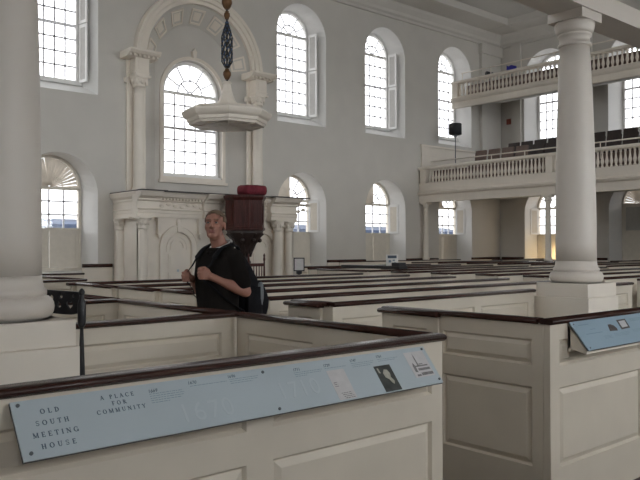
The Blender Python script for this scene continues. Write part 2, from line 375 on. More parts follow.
for i, c in enumerate(ew):
    upper_window(END, c, ['end wall upper window left of the tall column behind the gallery', 'end wall upper window just right of the tall column', 'end wall upper window at the picture edge beyond the column', 'fourth end wall upper window', 'fifth end wall upper window'][i], 0)
    lower_window(END, c, ['lower end wall window in warm lamplight beside the slim post', 'dark closed shuttered window right of the tall column', 'third lower end wall window', 'fourth lower end wall window', 'fifth lower end wall window'][i], 1 if i != 1 else 0, [] if i != 1 else [(0, PI)], closed=(i in (1, 2)))
for i, c in enumerate(fw):
    nm = ['first', 'second', 'third', 'fourth', 'fifth', 'sixth', 'seventh'][i]
    upper_window(FRONT, c, nm+' upper window behind the viewer counted from the left end', 0); lower_window(FRONT, c, nm+' lower window behind the viewer counted from the left end', 0)
for i, c in enumerate(lw):
    nm = ['first', 'second', 'third', 'fourth'][i]
    upper_window(LEFT, c, nm+' upper window of the near end wall', 0); lower_window(LEFT, c, nm+' lower window of the near end wall', 0)
# houses across the street, seen pale blue through the lowest panes
tag(MB().box(-10, 60, 46, 52, -6, 3.15).prism([(46, 3.15), (52, 3.15), (49, 3.6)], -10, 60, lambda p, a: (a, p[0], p[1])).build('building', 'bluebuild'), 'bluish low building across the street through the lowest window panes', 'building', kind='structure')
# ------------------------------------------------------------------ niche arch, columns and impost
m = MB()
ap = [(1.80, 0), (1.80, .10), (1.90, .10), (1.92, .15), (2.03, .15), (2.06, .19), (2.14, .20), (2.16, .12), (2.16, 0)]
N = 40; rings = []
for i in range(N+1):
    a = PI*i/N; rings.append([(NC+r*math.cos(a), WY-y, 6.92+r*math.sin(a)) for r, y in ap])
n = len(ap); vs = [p for r in rings for p in r]
m.add(vs, [[j*n+i, j*n+(i+1) % n, (j+1)*n+(i+1) % n, (j+1)*n+i] for j in range(N) for i in range(n)])
tag(m.build('trim_8', 'trim'), 'moulded arch framing the tall niche behind the pulpit', 'arch', kind='structure')
m = MB()
def cof(a, s, hh):   # point on the splayed soffit: angle a, slant 0..1, height hh inward
    r = 1.82+(1.27-1.82)*s-hh*.6; y = .42*s-hh*.8
    return (NC+r*math.cos(a), WY+y, 6.92+r*math.sin(a))
for i in range(7):
    a0 = PI*(i+.20)/7; a1 = PI*(i+.80)/7; w = .09
    for (p, q, s0, s1) in ((a0, a1, .18, .26), (a0, a1, .78, .86), (a0, a0+.03, .26, .78), (a1-.03, a1, .26, .78)):
        m.box(p, q, s0, s1, -.01, .035, cof)
    m.box(a0+.06, a1-.06, .34, .70, -.01, .014, cof)
tag(m.build('trim_9', 'trim'), 'ring of square coffers lining the niche arch', 'arch', kind='structure')
def colprof(r0, r1, z0, z1):
    return [(r0*1.3, z0), (r0*1.3, z0+.05), (r0*1.12, z0+.09), (r0, z0+.12)]+[(r0+(r1-r0)*(k/8)**1.3, z0+.12+(z1-z0-.12)*k/8) for k in range(1, 9)]
for i, (x, lab) in enumerate(((9.46, 'slender column at the left side of the niche arch'), (13.46, 'slender column at the right side of the niche arch'))):
    t = thing('wall_column', lab, 'column', (x, WY-.22, 3.14), 'columns beside the niche arch')
    MB().lathe(colprof(.165, .14, 3.14, 5.98), (x, WY-.22, 0), 20).build('shaft', 'trim', t)
    m = MB().lathe([(.14, 5.96), (.18, 5.98), (.16, 6.02), (.17, 6.08), (.24, 6.20), (.25, 6.24)], (x, WY-.22, 0), 20)
    for k in range(8):
        a = 2*PI*k/8; m.ellip((x+.19*math.cos(a), WY-.22+.19*math.sin(a), 6.12), (.045, .045, .08), nu=8, nv=6)
    m.box(x-.24, x+.24, WY-.46, WY, 6.23, 6.28); m.build('capital', 'trim', t)
    m = MB().box(x-.2, x+.2, WY-.42, WY, 6.28, 6.76); m.box(x-.12, x+.12, WY-.435, WY, 6.42, 6.66); m.box(x-.22, x+.22, WY-.44, WY, 6.34, 6.37)
    m.prism([(0, 6.74), (.42, 6.74), (.48, 6.79), (.60, 6.82), (.66, 6.88), (.66, 6.93), (0, 6.93)], x-.45, x+.45, lambda p, a: (a, WY-p[0], p[1]))
    for k in range(7): u = x-.40+.80*k/6; m.box(u-.03, u+.03, WY-.54, WY-.44, 6.755, 6.81)
    m.build('entablature', 'trim', t)
    m = MB().box(x-.28, x+.28, WY-.07, WY, 3.14, 6.74)
    m.box(x-.34, x+.34, WY-.1, WY, 6.1, 6.24); m.build('pilaster', 'trim', t)
t = thing('arch_ornament', 'small carved keystone over the central niche window', 'ornament', (NC, WY+.40, 7.2))
m = MB().prism([(-.05, 7.25), (.05, 7.25), (.075, 7.42), (.03, 7.47), (0, 7.53), (-.03, 7.47), (-.075, 7.42)], WY+.30, WY+.42, lambda p, a: (NC+p[0], a, p[1])); m.build('keystone', 'trim', t)
m = MB(); arch_band(m, PULP, NC, 1.12, 3.58, 6.16, .10, .37, .44); m.box(NC-1.17, NC+1.17, .32, .44, 3.50, 3.58, PULP); m.build('window_surround', 'trim', t)
# ------------------------------------------------------------------ panelled faces
def panel_face(mb, P, ub, zb, d=0.0, rec=.016):
    # ub=[u0,a1,b1,a2,b2,..,u1], zb the same: odd intervals are fielded panels; d grows outward from the face
    for i in range(len(ub)-1):
        for j in range(len(zb)-1):
            u0, u1, z0, z1 = ub[i], ub[i+1], zb[j], zb[j+1]
            if i % 2 == 1 and j % 2 == 1:
                def R(k, dd): return [P(u0+k, d+dd, z0+k), P(u1-k, d+dd, z0+k), P(u1-k, d+dd, z1-k), P(u0+k, d+dd, z1-k)]
                e = min(.045, (z1-z0)*.25)
                rs = [R(0, 0), R(.006, -rec*.5), R(.012, -rec), R(.016, -rec), R(e, -.003), R(e+.001, -.003)]
                vs = [p for r in rs for p in r]
                fs = [[4*k+a, 4*k+(a+1) % 4, 4*(k+1)+(a+1) % 4, 4*(k+1)+a] for k in range(5) for a in range(4)]+[[20, 21, 22, 23]]
                mb.add(vs, fs)
            else: mb.add([P(u0, d, z0), P(u1, d, z0), P(u1, d, z1), P(u0, d, z1)], [(0, 1, 2, 3)])
def cells(u0, u1, w, st=.10):
    n = max(1, round((u1-u0-st)/w)); L = (u1-u0-st*(n+1))/n; out = [u0]
    for i in range(n): a = u0+st+i*(L+st); out += [a, a+L]
    return out+[u1]
ZB = [0, .27, .75, .88, 1.04, 1.142]
RP = [(a_, 1.171-(1.171-b_)*.68) for a_, b_ in [(-.048, 1.135), (-.034, 1.120), (.034, 1.120), (.048, 1.135), (.050, 1.150), (.042, 1.164), (.024, 1.171), (-.024, 1.171), (-.042, 1.164), (-.050, 1.150)]]
def capX(mb, x0, x1, y, dz=0): mb.prism(RP, x0, x1, lambda p, a: (a, y+p[0], p[1]+dz), smooth=True)
def capY(mb, y0, y1, x, dz=0): mb.prism(RP, y0, y1, lambda p, a: (x+p[0], a, p[1]+dz), smooth=True)
def boardX(mb, x0, x1, y, ub=None, zt=1.142, th=.045, w=1.05):
    # partition along X with a panelled face towards -Y
    F = lambda u, d, z: (u, y-th/2-d, z)
    z = ZB[:-1]+[zt]
    panel_face(mb, F, ub or cells(x0, x1, w), z)
    mb.add([(x0, y-th/2, 0), (x0, y+th/2, 0), (x0, y+th/2, zt), (x0, y-th/2, zt), (x1, y-th/2, 0), (x1, y+th/2, 0), (x1, y+th/2, zt), (x1, y-th/2, zt)],
           [(0, 1, 2, 3), (7, 6, 5, 4), (1, 5, 6, 2), (3, 2, 6, 7), (0, 4, 5, 1)])
def boardY(mb, y0, y1, x, ub=None, zt=1.142, th=.045, w=.9, z0=0):
    # partition along Y with a panelled face towards -X
    F = lambda u, d, z: (x-th/2-d, u, z)
    z = [z0]+ZB[1:-1]+[zt]
    panel_face(mb, F, ub or cells(y0, y1, w), z)
    mb.add([(x-th/2, y0, z0), (x+th/2, y0, z0), (x+th/2, y0, zt), (x-th/2, y0, zt), (x-th/2, y1, z0), (x+th/2, y1, z0), (x+th/2, y1, zt), (x-th/2, y1, zt)],
           [(0, 1, 2, 3), (7, 6, 5, 4), (1, 5, 6, 2), (3, 2, 6, 7), (0, 4, 5, 1)])
PG = 'cream box pews with dark mahogany rails'
def pew(label, x0, x1, y, ub=None, side=None, sub=None, door=None, seat=True, rail0=0, rail1=0, depth=.9):
    """row partition at y from x0 to x1; side=(x,ya,yb) panelled end; door=(ya,yb,open) leaf folded flat on the outside"""
    t = thing('box_pew', label, 'pew', (x0, y, 0), PG)
    m = MB(); boardX(m, x0, x1, y, ub); m.build('front_panel', 'pew', t)
    m = MB(); capX(m, x0-rail0, x1+rail1, y); m.build('cap_rail', 'rail', t)
    if side:
        x, ya, yb = side
        m = MB(); boardY(m, ya, yb, x, sub); m.build('side_panel', 'pew', t)
        m = MB(); capY(m, ya+.03, yb-.012, x); m.build('side_rail', 'rail', t)
    if door:
        x, ya, yb = door
        m = MB(); boardY(m, ya, yb, x, None, 1.128, .028, .5, .05); d = m.build('door', 'pew', t)
        m = MB(); capY(m, ya-.01, yb+.02, x-.004, -.012); m.build('door_rail', 'rail', d)
    if seat:
        m = MB().box(x0+.05, x1-.05, y+.06, y+.40, .43, .46)
        for k in range(int((x1-x0)/1.6)+1): u = min(x0+.1+k*1.6, x1-.1); m.box(u-.02, u+.02, y+.06, y+.36, 0, .43)
        m.build('seat', 'pew', t)
    return t
# the near left pew (blue panel screwed to its front) and the two behind it
t = pew('nearest cream box pew carrying the long blue history panel', -2.6, 2.87, 2.38, [-2.6, -2.5, -1.5, -1.4, -.4, -.3, .6, .70, 1.68, 1.81, 2.79, 2.87], (2.85, 2.40, 4.08), [2.40, 2.5, 3.2, 3.3, 3.98, 4.08], rail1=.005)
pew('cream box pew second from the camera left of the aisle', -2.6, 2.82, 4.12, cells(-2.6, 2.82, 1.2), (2.85, 4.14, 5.84))
pew('cream box pew third from the camera left of the aisle', -2.6, 2.82, 5.88, cells(-2.6, 2.82, 1.2), (2.85, 5.90, 7.59))
t = pew('rear cream pew partition ending the left block behind the iron post', -2.6, 2.84, 7.65, None, None)
pew('far left cream pew block cornered below the sunburst window', -2.6, 4.33, 9.95, None, (4.33, 9.97, 12.4))
pew('far left back pew row lining the wall below the sunburst window', -2.6, 5.4, 12.5)
# right block: the pew with the small blue panel, then rows receding to the pulpit
pew('cream box pew with a door folded back and the small blue panel', 3.918, 8.8, 2.42, [3.918, 4.02, 5.075, 5.19, 6.25, 6.36, 7.42, 7.53, 8.6, 8.8], (3.94, 2.445, 3.78), [2.445, 2.52, 3.21, 3.31, 3.72, 3.78], (3.915, 3.24, 3.76), rail0=.01)
pew('cream box pew behind the small blue panel pew reaching the tall column', 3.86, 6.66, 4.28, None, (3.89, 4.30, 4.78), None, (3.845, 4.38, 4.78))
pew('short cream pew piece right of the tall column plinth', 7.36, 8.8, 4.28)
pew('cream pew row first behind the tall column, right of the aisle', 3.92, 8.8, 5.17, None, (3.91, 5.19, 5.62))
pew('cream pew row second behind the tall column, right of the aisle', 3.92, 8.8, 6.06, None, (3.88, 6.28, 6.92))
pew('cream pew row third behind the tall column, right of the aisle', 3.86, 8.8, 7.00, None, (3.84, 7.02, 7.86))
pew('cream pew row fourth behind the tall column, right of the aisle', 3.81, 8.8, 7.92, None, (3.79, 7.94, 8.93))
pew('back cream pew row of the block right of the aisle, nearest the pulpit', 3.72, 8.8, 8.98, seat=False, rail0=.05)
num = ['first', 'second', 'third', 'fourth', 'fifth', 'sixth', 'seventh', 'eighth', 'ninth', 'tenth', 'eleventh']
for i, y in enumerate((4.3, 5.2, 6.1, 7.0, 7.95, 8.9, 9.9)):
    pew(num[i]+' low cream pew row in the middle block beyond the cross aisle', 9.9, 15.2, y, None, (9.92, y+.02, y+.42) if i < 6 else (9.92, y+.02, y+1.5))
for i, y in enumerate((10.9, 11.9, 12.9)):
    pew(num[i]+' pew row before the right windows, counted from the dark sign bar', 11.3 if i == 0 else 9.6+.5*i, 15.2, y, None, None, seat=(i > 0))
for i, y in enumerate((5.4, 6.4, 7.4, 8.4, 9.4, 10.4, 11.4, 12.4, 13.4, 14.4)):
    pew(num[i]+' cream pew row in the block in front of the lower gallery', 16.2, 20.6, y)
for i, y in enumerate((9.6, 11.2, 13.8, 15.6)):
    pew(num[i]+' pew row in the shade under the lower gallery', 21.8, 25.6, y)
pew('long cream pew row along the wall below the lower right windows', 15.6, 21.6, 16.9)
# ------------------------------------------------------------------ tall columns, beam and the gallery overhead
def tall_column(cx, cy, label):
    t = thing('column', label, 'column', (cx, cy, 0), 'tall round columns carrying the near gallery')
    m = MB().box(cx-.30, cx+.30, cy-.30, cy+.30, 0, 1.10); m.box(cx-.285, cx+.285, cy-.285, cy+.285, 1.10, 1.235); m.build('plinth', 'trim', t, .006)
    pr = [(.265, 1.235)]
    for k in range(9): a = -PI/2+PI*k/8; pr.append((.218+.048*math.cos(a), 1.295+.06*math.sin(a)))
    pr += [(.228, 1.358), (.228, 1.385), (.214, 1.395), (.206, 1.425), (.202, 1.46)]
    MB().lathe(pr, (cx, cy, 0), 40).build('base', 'column', t)
    pr = [(.202, 1.45)]+[(.202-.052*(k/12)**2.1, 1.45+(3.66-1.45)*k/12) for k in range(1, 13)]
    MB().lathe(pr, (cx, cy, 0), 40).build('shaft', 'column', t)
    pr = [(.150, 3.655), (.164, 3.66), (.170, 3.675), (.164, 3.69), (.153, 3.695), (.153, 3.755), (.164, 3.76), (.170, 3.775), (.163, 3.785)]
    for k in range(7): a = PI/2*k/6; pr.append((.163+.032*math.sin(a), 3.79+.06*(1-math.cos(a))))
    pr += [(.200, 3.86), (.200, 3.895), (.190, 3.905)]
    MB().lathe(pr, (cx, cy, 0), 40).build('capital', 'column', t)
    MB().box(cx-.195, cx+.195, cy-.195, cy+.195, 3.905, 4.0).build('abacus', 'column', t, .004)
tall_column(1.26, 3.95, 'thick white column at the left edge of the picture on a block plinth')
tall_column(6.97, 3.96, 'tall white column on a block plinth among the right pews')
m = MB().box(LX, EX, 3.745, 4.13, 4.0, 4.62)
tag(m.build('trim_10', 'column'), 'long beam over the two tall columns', 'beam', kind='structure')
tag(MB().box(LX, EX, FY, 3.745, 4.20, 4.42).build('ceiling_gallery', 'ceiling'), 'flat underside of the near gallery above the camera', 'ceiling', kind='structure')
tag(MB().box(LX, EX, 4.0, 4.15, 4.62, 5.5).build('trim_11', 'trim'), 'solid parapet of the near gallery above the beam', 'parapet', kind='structure')
# ------------------------------------------------------------------ end galleries
def baluster_mesh(zb, h, r):
    pr = [(r*.9, 0), (r*.9, h*.06), (r*.55, h*.09), (r*.6, h*.14), (r*1.0, h*.28), (r*1.05, h*.36), (r*.75, h*.5), (r*.5, h*.68), (r*.45, h*.8), (r*.75, h*.84), (r*.5, h*.88), (r*.85, h*.93), (r*.85, h)]
    return MB().lathe(pr, (0, 0, 0), 10).mesh('baluster')
def gallery(name, label, x, zb, zfl, ztop, bal0, bal1, pitch, y0, posts, prof, rails, rx, rise):
    t = thing(name, label, 'gallery', (x, y0, zb))
    MB().prism(prof, y0, WY-.02, lambda p, a: (x+p[0], a, p[1])).build('gallery_front', 'trim', t)
    MB().prism([(-.07, ztop-.11), (-.09, ztop-.07), (-.09, ztop-.03), (-.06, ztop), (.12, ztop), (.15, ztop-.04), (.13, ztop-.11)], y0, WY-.02, lambda p, a: (x+p[0], a, p[1])).build('top_rail', 'trim', t)
    MB().prism([(x, zb+.02), (EX-.02, zb+.02+rise), (EX-.02, zfl+rise), (x, zfl)], y0, WY-.02, lambda p, a: (p[0], a, p[1])).build('gallery_floor', 'ceiling', t)
    for py in posts: MB().box(x-.05, x+.12, py-.13, py+.13, bal0-.02, bal1+.02).build('pedestal', 'trim', t)
    me = baluster_mesh(0, bal1-bal0, .054); me.materials.append(M['trim'])
    n = int((WY-.2-y0)/pitch)
    for i in range(n):
        y = WY-.22-i*pitch
        if any(abs(y-py) < .17 for py in posts): continue
        b = bpy.data.objects.new('baluster', me); COL.objects.link(b); b.location = (x+.04, y, bal0); adopt(b, t)
    MB().box(x+.52, x+.56, y0, WY-.3, zfl+.02, bal1-.02).build('back_board', 'brownseat', t)
    m = MB()
    for z in rails: m.tube([(rx, WY-.3, z), (rx, y0, z)], .022, 8)
    for k in range(8):
        y = WY-.35-k*1.35
        m.tube([(rx, y, ztop-.3), (rx, y, max(rails))], .018, 6)
    m.build('guard_rail', 'trim', t)
    return t
loprof = [(-.02, 3.29), (-.02, 3.56), (-.10, 3.60), (-.12, 3.66), (-.05, 3.70), (-.02, 3.74), (-.02, 4.02), (.12, 4.02), (.12, 3.29)]
gallery('lower_gallery', 'long lower gallery with white turned balusters across the end of the hall', 21.2, 3.29, 3.72, 4.64, 4.03, 4.54, .145, 8.2, (18.28, 12.95), loprof, [4.85], 21.55, .34)
upprof = [(-.02, 7.10), (-.02, 7.34), (-.06, 7.36), (-.10, 7.42), (-.12, 7.50), (-.04, 7.54), (.12, 7.54), (.12, 7.10)]

gallery('upper_gallery', 'high upper gallery with close turned balusters near the ceiling', 23.2, 7.10, 7.40, 8.16, 7.54, 8.06, .165, 8.2, (18.32,), upprof, [8.50], 23.42, .62)
for i, (y, lab) in enumerate(((18.25, 'slim white post carrying the gallery beside the pulpit wall'), (13.08, 'slim white post under the gallery left of the tall column'), (8.3, 'slim white post under the gallery near the picture edge'))):
    t = thing('gallery_post', lab, 'post', (21.3, y, 0), 'slim posts under the lower gallery')
    MB().lathe([(.12, 0), (.12, 1.15), (.14, 1.17), (.14, 1.22), (.10, 1.26), (.085, 3.10)], (21.3, y, 0), 20).build('shaft', 'trim', t)
    m = MB().lathe([(.085, 3.10), (.11, 3.12), (.10, 3.15), (.13, 3.22)], (21.3, y, 0), 20); m.box(21.15, 21.45, y-.15, y+.15, 3.22, 3.29); m.build('capital', 'trim', t)
# wainscot at the end of the lower gallery
m = MB().box(21.3, 24.6, WY-.06, WY, 3.72, 5.45); m.box(21.25, 24.65, WY-.10, WY, 5.45, 5.52); m.box(21.3, 22.9, WY-.075, WY, 5.1, 5.16)
tag(m.build('trim_12', 'trim'), 'white boarded dado at the pulpit end of the lower gallery', 'panelling', kind='structure')
# raised step of the lower gallery and chairs
tag(MB().box(25.0, EX-.05, 8.2, 17.2, 4.1, 4.60).build('gallery_step', 'darkwood'), 'dark back step of the lower gallery along the end wall', 'step', kind='structure')
def chair_parts(x, y, z, lab, grp, m1):
    t = thing('gallery_chair', lab, 'chair', (x, y, z), grp)
    m = MB().box(x-.22, x+.2, y-.24, y+.24, z+.40, z+.46); m.build('seat', m1, t, .01)
    m = MB().prism([(.16, .46), (.22, .46), (.34, 1.16), (.28, 1.18)], y-.25, y+.25, lambda p, a: (x+p[0], a, z+p[1])); m.build('backrest', m1, t, .01)
    for sy in (-1, 1):
        m = MB().box(x-.2, x+.2, y+sy*.23-.02, y+sy*.23+.02, z, z+.62); m.build('arm', m1, t)
    return t
ch = {}
def gchair(x, y, z, lab, grp, m1):
    k = m1
    if k not in ch: ch[k] = chair_parts(x, y, z, lab, grp, m1); return
    src = ch[k]; r = src.copy(); COL.objects.link(r); r.location = (x, y, z); r['label'] = lab; r['group'] = grp
    for c in src.children:
        d = c.copy(); COL.objects.link(d); inv = c.matrix_parent_inverse.copy(); d.parent = r; d.matrix_parent_inverse = inv
for i in range(4):
    gchair(22.7, 16.95-.6*i, 4.10, num[i]+' brown chair from the corner in the gallery front row', 'brown front row gallery chairs', 'brownseat')
for i in range(11):
    gchair(22.75, 14.5-.56*i, 4.10, num[i]+' dark chair along the gallery front row after the brown ones', 'dark front row gallery chairs', 'darkwood')
tag(MB().box(22.3, 23.7, 8.2, 17.4, 3.80, 4.10).build('gallery_step', 'darkwood'), 'dark step carrying the front gallery chairs', 'step', kind='structure')
for i in range(14):
    gchair(24.2, 16.5-.58*i, 4.48, 'dark chair in the rear row of the lower gallery', 'dark rear row gallery chairs', 'darkwood')
tag(MB().box(23.75, 24.98, 8.2, 17.2, 4.0, 4.48).build('gallery_step', 'darkwood'), 'highest dark step carrying the rear gallery chairs', 'step', kind='structure')
# drum-topped stand on the gallery
t = thing('stage_light', 'black drum-shaped light on a slim stand at the gallery corner', 'lamp', (22.2, 17.55, 3.72))
MB().lathe([(.19, 5.86), (.24, 5.88), (.24, 6.26), (.22, 6.29), (.05, 6.30)], (22.2, 17.55, 0), 24).build('drum', 'lampshade', t)
MB().lathe([(.018, 3.80), (.018, 5.75), (.06, 5.80), (.06, 5.87)], (22.2, 17.55, 0), 10).build('pole', 'mesh_grey', t)
m = MB()
for k in range(3): a = 2*PI*k/3; m.tube([(22.2, 17.55, 4.6), (22.2+.3*math.cos(a), 17.55+.3*math.sin(a), 3.83)], .014, 6)
m.lathe([(.03, 4.5), (.03, 4.68)], (22.2, 17.55, 0), 8); m.build('tripod', 'black', t)
t = thing('stage_light', 'small black spotlight clamped behind the upper gallery rail', 'lamp', (23.88, 17.2, 7.40))
MB().lathe([(.015, 7.55), (.015, 8.30)], (23.88, 17.2, 0), 8).build('pole', 'mesh_grey', t)
MB().tube([(23.73, 17.2, 8.36), (23.85, 17.2, 8.38), (24.08, 17.2, 8.42)], [.10, .085, .06], 12).build('lamp_head', 'black', t)
t = thing('folding_sign', 'small bright blue board standing behind the upper gallery rail', 'board', (23.9, 16.2, 7.55))
m = MB().prism([(-.22, 8.36), (.20, 8.36), (.20, 8.56), (.12, 8.50), (0, 8.54), (-.22, 8.46)], 23.87, 23.91, lambda p, a: (a, 16.2+p[0], p[1])); m.build('board', 'blue', t)
MB().box(23.875, 23.905, 16.17, 16.21, 7.56, 8.38).build('stand', 'mesh_grey', t)
t = thing('wall_plate', 'small dull red plate high on the end wall pier', 'plate', (EX-.16, 17.95, 6.85))
m = MB().box(EX-.17, EX-.12, 17.85, 18.05, 6.75, 6.98); m.build('plate', 'exitred', t, .01)
tag(MB().lathe([(.06, 0), (.07, .03), (.05, .1)], (EX-.06, 14.5, 2.2), 10).build('wall_bell', 'black'), 'tiny dark fitting on the end wall under the gallery', 'fitting')
# ------------------------------------------------------------------ classical screen behind the pulpit
SX0, SX1, SY = 8.84, 13.98, 17.2
t = thing('pulpit_screen', 'cream classical screen with columns and arched doors behind the pulpit', 'screen', ((SX0+SX1)/2, SY, 0))
dl, dr = 10.05, 12.82
m = MB(); sheet(m, lambda u, d, z: (u, SY+d, z), 0, SX0, SX1, 0, 2.42, [(dl, .40, .02, 1.62), (dr, .40, .02, 1.62)])
for c in (dl, dr):
    A = outline(c, .40, .02, 1.62); n = len(A)
    m.add([(p[0], SY, p[1]) for p in A]+[(p[0], SY+.10, p[1]) for p in A], [[i, (i+1) % n, n+(i+1) % n, n+i] for i in range(n)])
m.box(SX0, SX0+.03, SY, WY-.004, 0, 2.42); m.box(SX1-.03, SX1, SY, WY-.004, 0, 2.42)
m.build('screen_wall', 'trim', t)
ep = [(0, 2.40), (.06, 2.40), (.06, 2.50), (.08, 2.51), (.08, 2.58), (.11, 2.60), (.04, 2.62), (.04, 2.80), (.10, 2.83), (.10, 2.87), (.24, 2.93), (.28, 3.0), (.30, 3.02), (.30, 3.05), (0, 3.05)]
m = MB()
def ent(x0, x1, out):
    m.prism(ep, x0, x1, lambda p, a: (a, SY-out-p[0], p[1])); 
    if out: m.box(x0, x1, SY-out, SY+.02, 2.40, 3.05)
ent(SX0-.05, SX1+.1, 0); ent(8.72, 9.35, .20); ent(12.95, 13.9, .20); ent(10.75, 11.25, .12)
m.prism([(p[0]*.45, p[1]) for p in ep], SY-.2, WY-.004, lambda p, a: (SX0-p[0], a, p[1])); m.box(SX0, SX1, SY, WY-.004, 2.9, 3.05)
for k in range(60): u = SX0-.1+k*.097; m.box(u, u+.05, SY-.18, SY, 2.85, 2.92)
for k in range(28):   # carved swags of the frieze
    u = SX0+.1+k*.2; m.ellip((u, SY-.045, 2.72+.035*math.sin(k*1.9)), (.085, .025, .05), nu=10, nv=6)
m.build('entablature', 'trim', t)
m = MB(); m.box(SX0-.12, SX1+.22, SY-.40, WY-.004, 3.05, 3.08); m.box(SX0-.14, SX0+.6, SY-.54, SY-.3, 3.05, 3.08); m.box(12.85, SX1+.22, SY-.54, SY-.3, 3.05, 3.08); m.build('ledge', 'darkwood', t)
for cx, oy in ((8.82, -.85), (8.88, .24), (13.20, .24), (13.72, .10)):
    c = MB().lathe(colprof(.135, .115, 0, 2.1), (cx, SY-oy, 0), 18).build('column_shaft', 'trim', t)
    q = MB().lathe([(.115, 2.08), (.15, 2.10), (.13, 2.13), (.14, 2.2), (.2, 2.34), (.2, 2.37)], (cx, SY-oy, 0), 18)
    for k in range(8): a = 2*PI*k/8; q.ellip((cx+.15*math.cos(a), SY-oy+.15*math.sin(a), 2.25), (.04, .04, .07), nu=8, nv=6)
    q.box(cx-.2, cx+.2, SY-oy-.2, SY, 2.36, 2.40); q.build('capital', 'trim', c)
for c, lab in ((dl, None), (dr, None)):
    d = MB(); q = outline(c, .40, .02, 1.62); d.prism(q, SY+.06, SY+.10, lambda p, a: (p[0], a, p[1]))
    F = lambda u, dd, z: (u, SY+.06-dd, z)
    for (za, zb_) in ((.12, .50), (.62, .95), (1.05, 1.45)):
        d.box(c-.28, c+.28, .0, .02, za, zb_, F); d.box(c-.22, c+.22, .02, .03, za+.06, zb_-.06, F)
    arch_band(d, F, c, .32, 1.5, 1.62, .05, 0, .02); arch_band(d, F, c, .22, 1.55, 1.62, .05, 0, .025)
    dd = d.build('door', 'trim', t)
    a = MB(); arch_band(a, lambda u, dd, z: (u, SY-dd, z), c, .54, .0, 1.62, .14, 0, .05); arch_band(a, lambda u, dd, z: (u, SY-dd, z), c, .58, .0, 1.62, .05, 0, .08)
    a.box(c-.07, c+.07, SY-.09, SY, 2.02, 2.26); a.ellip((c, SY-.04, 2.28), (.10, .05, .10), nu=12, nv=8)
    for s in (-1, 1):
        a.box(c+s*.62-.05, c+s*.62+.05, SY-.12, SY, 1.98, 2.36); a.ellip((c+s*.62, SY-.1, 1.92), (.05, .05, .09), nu=8, nv=6); a.box(c+s*.62-.07, c+s*.62+.07, SY-.15, SY, 2.30, 2.38)
    a.build('door_surround', 'trim', t)
tag(MB().box(dl-.03, dl+.03, SY+.02, SY+.028, .97, 1.03).build('notice', 'signblue'), 'tiny pale blue notice on the left arched door', 'notice')
# ------------------------------------------------------------------ pulpit
PX, PY = 11.5, 16.2
t = thing('pulpit', 'dark mahogany pulpit on a carved stem in front of the cream screen', 'pulpit', (PX, PY, 0))
m = MB().lathe([(.52, 2.06), (.56, 2.08), (.56, 2.13), (.53, 2.16), (.53, 2.86), (.56, 2.89), (.585, 2.94), (.585, 3.0), (.54, 3.0)], (PX, PY, 0), 8, False, PI/8)
for k in range(8):
    a = PI/8+PI/8+2*PI*k/8-PI/8*0; r = .53*math.cos(PI/8)
    c, s = math.cos(a), math.sin(a)
    F = lambda u, d, z, c=c, s=s: (PX+c*(r+d)-s*u, PY+s*(r+d)+c*u, z)
    m.box(-.14, .14, 0, .012, 2.22, 2.78, F); m.box(-.10, .10, .012, .024, 2.28, 2.72, F)
m.build('pulpit_tub', 'mahogany', t)
pr = [(.50, 2.07), (.48, 1.97), (.40, 1.86), (.38, 1.80), (.26, 1.66), (.20, 1.54), (.20, 1.48), (.13, 1.42), (.11, 1.30), (.17, 1.22), (.12, 1.12), (.12, .35), (.22, .28), (.26, .0)]
MB().lathe(pr[::-1], (PX, PY, 0), 16, True).build('pulpit_stem', 'darkwood', t)
m = MB()
for k in range(8):
    a = PI/4*k; pts = []
    for i in range(9):
        u = i/8; r = .14+.36*u**1.4; z = 1.36+.62*u**.8; pts.append((PX+r*math.cos(a), PY+r*math.sin(a), z))
    m.tube(pts, [.035+.02*math.sin(PI*u/8*2) for u in range(9)], 6)
    m.ellip((PX+.40*math.cos(a), PY+.40*math.sin(a), 1.80), (.06, .06, .06), nu=8, nv=6)
m.build('carved_brackets', 'darkwood', t)
# red cushion
m = MB(); rings = []
for z, k in ((3.012, .9), (3.045, 1.0), (3.12, 1.03), (3.2, 1.0), (3.24, .93), (3.255, .8)):
    ring = []
    for i in range(40):
        a = 2*PI*i/40; e = .35
        c, s = math.cos(a), math.sin(a)
        x = math.copysign(abs(c)**e, c)*.40*k; y = math.copysign(abs(s)**e, s)*.24*k
        x *= 1+.015*math.sin(9*a+z*30); ring.append((PX+.02+x*.9, PY-.30+y, z+.008*math.sin(7*a)))
    rings.append(ring)
tag(m.loft(rings).build('cushion', 'redcloth'), 'deep red velvet cushion on the pulpit rim', 'cushion')
# sounding board
BX, BY = 11.47, 17.0
t = thing('sounding_board', 'white octagonal sounding board with concave top hanging over the pulpit', 'sounding board', (BX, BY, 5.0))
pr = [(.98, 4.99), (1.04, 4.97), (1.06, 5.03), (1.10, 5.05), (1.12, 5.13), (1.18, 5.17), (1.22, 5.22), (1.245, 5.28), (1.245, 5.33), (1.18, 5.36), (1.09, 5.43), (.60, 5.48)]
MB().lathe(pr, (BX, BY, 0), 8, False, PI/8-.16).build('canopy', 'trim', t)
pr = [(.42, 5.44), (.36, 5.52), (.24, 5.68), (.17, 5.84), (.125, 6.0), (.105, 6.14), (.13, 6.17), (.13, 6.2), (.06, 6.22)]
MB().lathe(pr, (BX, BY, 0), 8, False, PI/8-.16).build('concave_roof', 'trim', t)
m = MB()
for k in range(8):
    a = PI/8-.16+PI/4*k
    m.tube([(BX+.15*math.cos(a), BY+.15*math.sin(a), 4.98), (BX+0.98*math.cos(a), BY+0.98*math.sin(a), 4.98)], .03, 6)
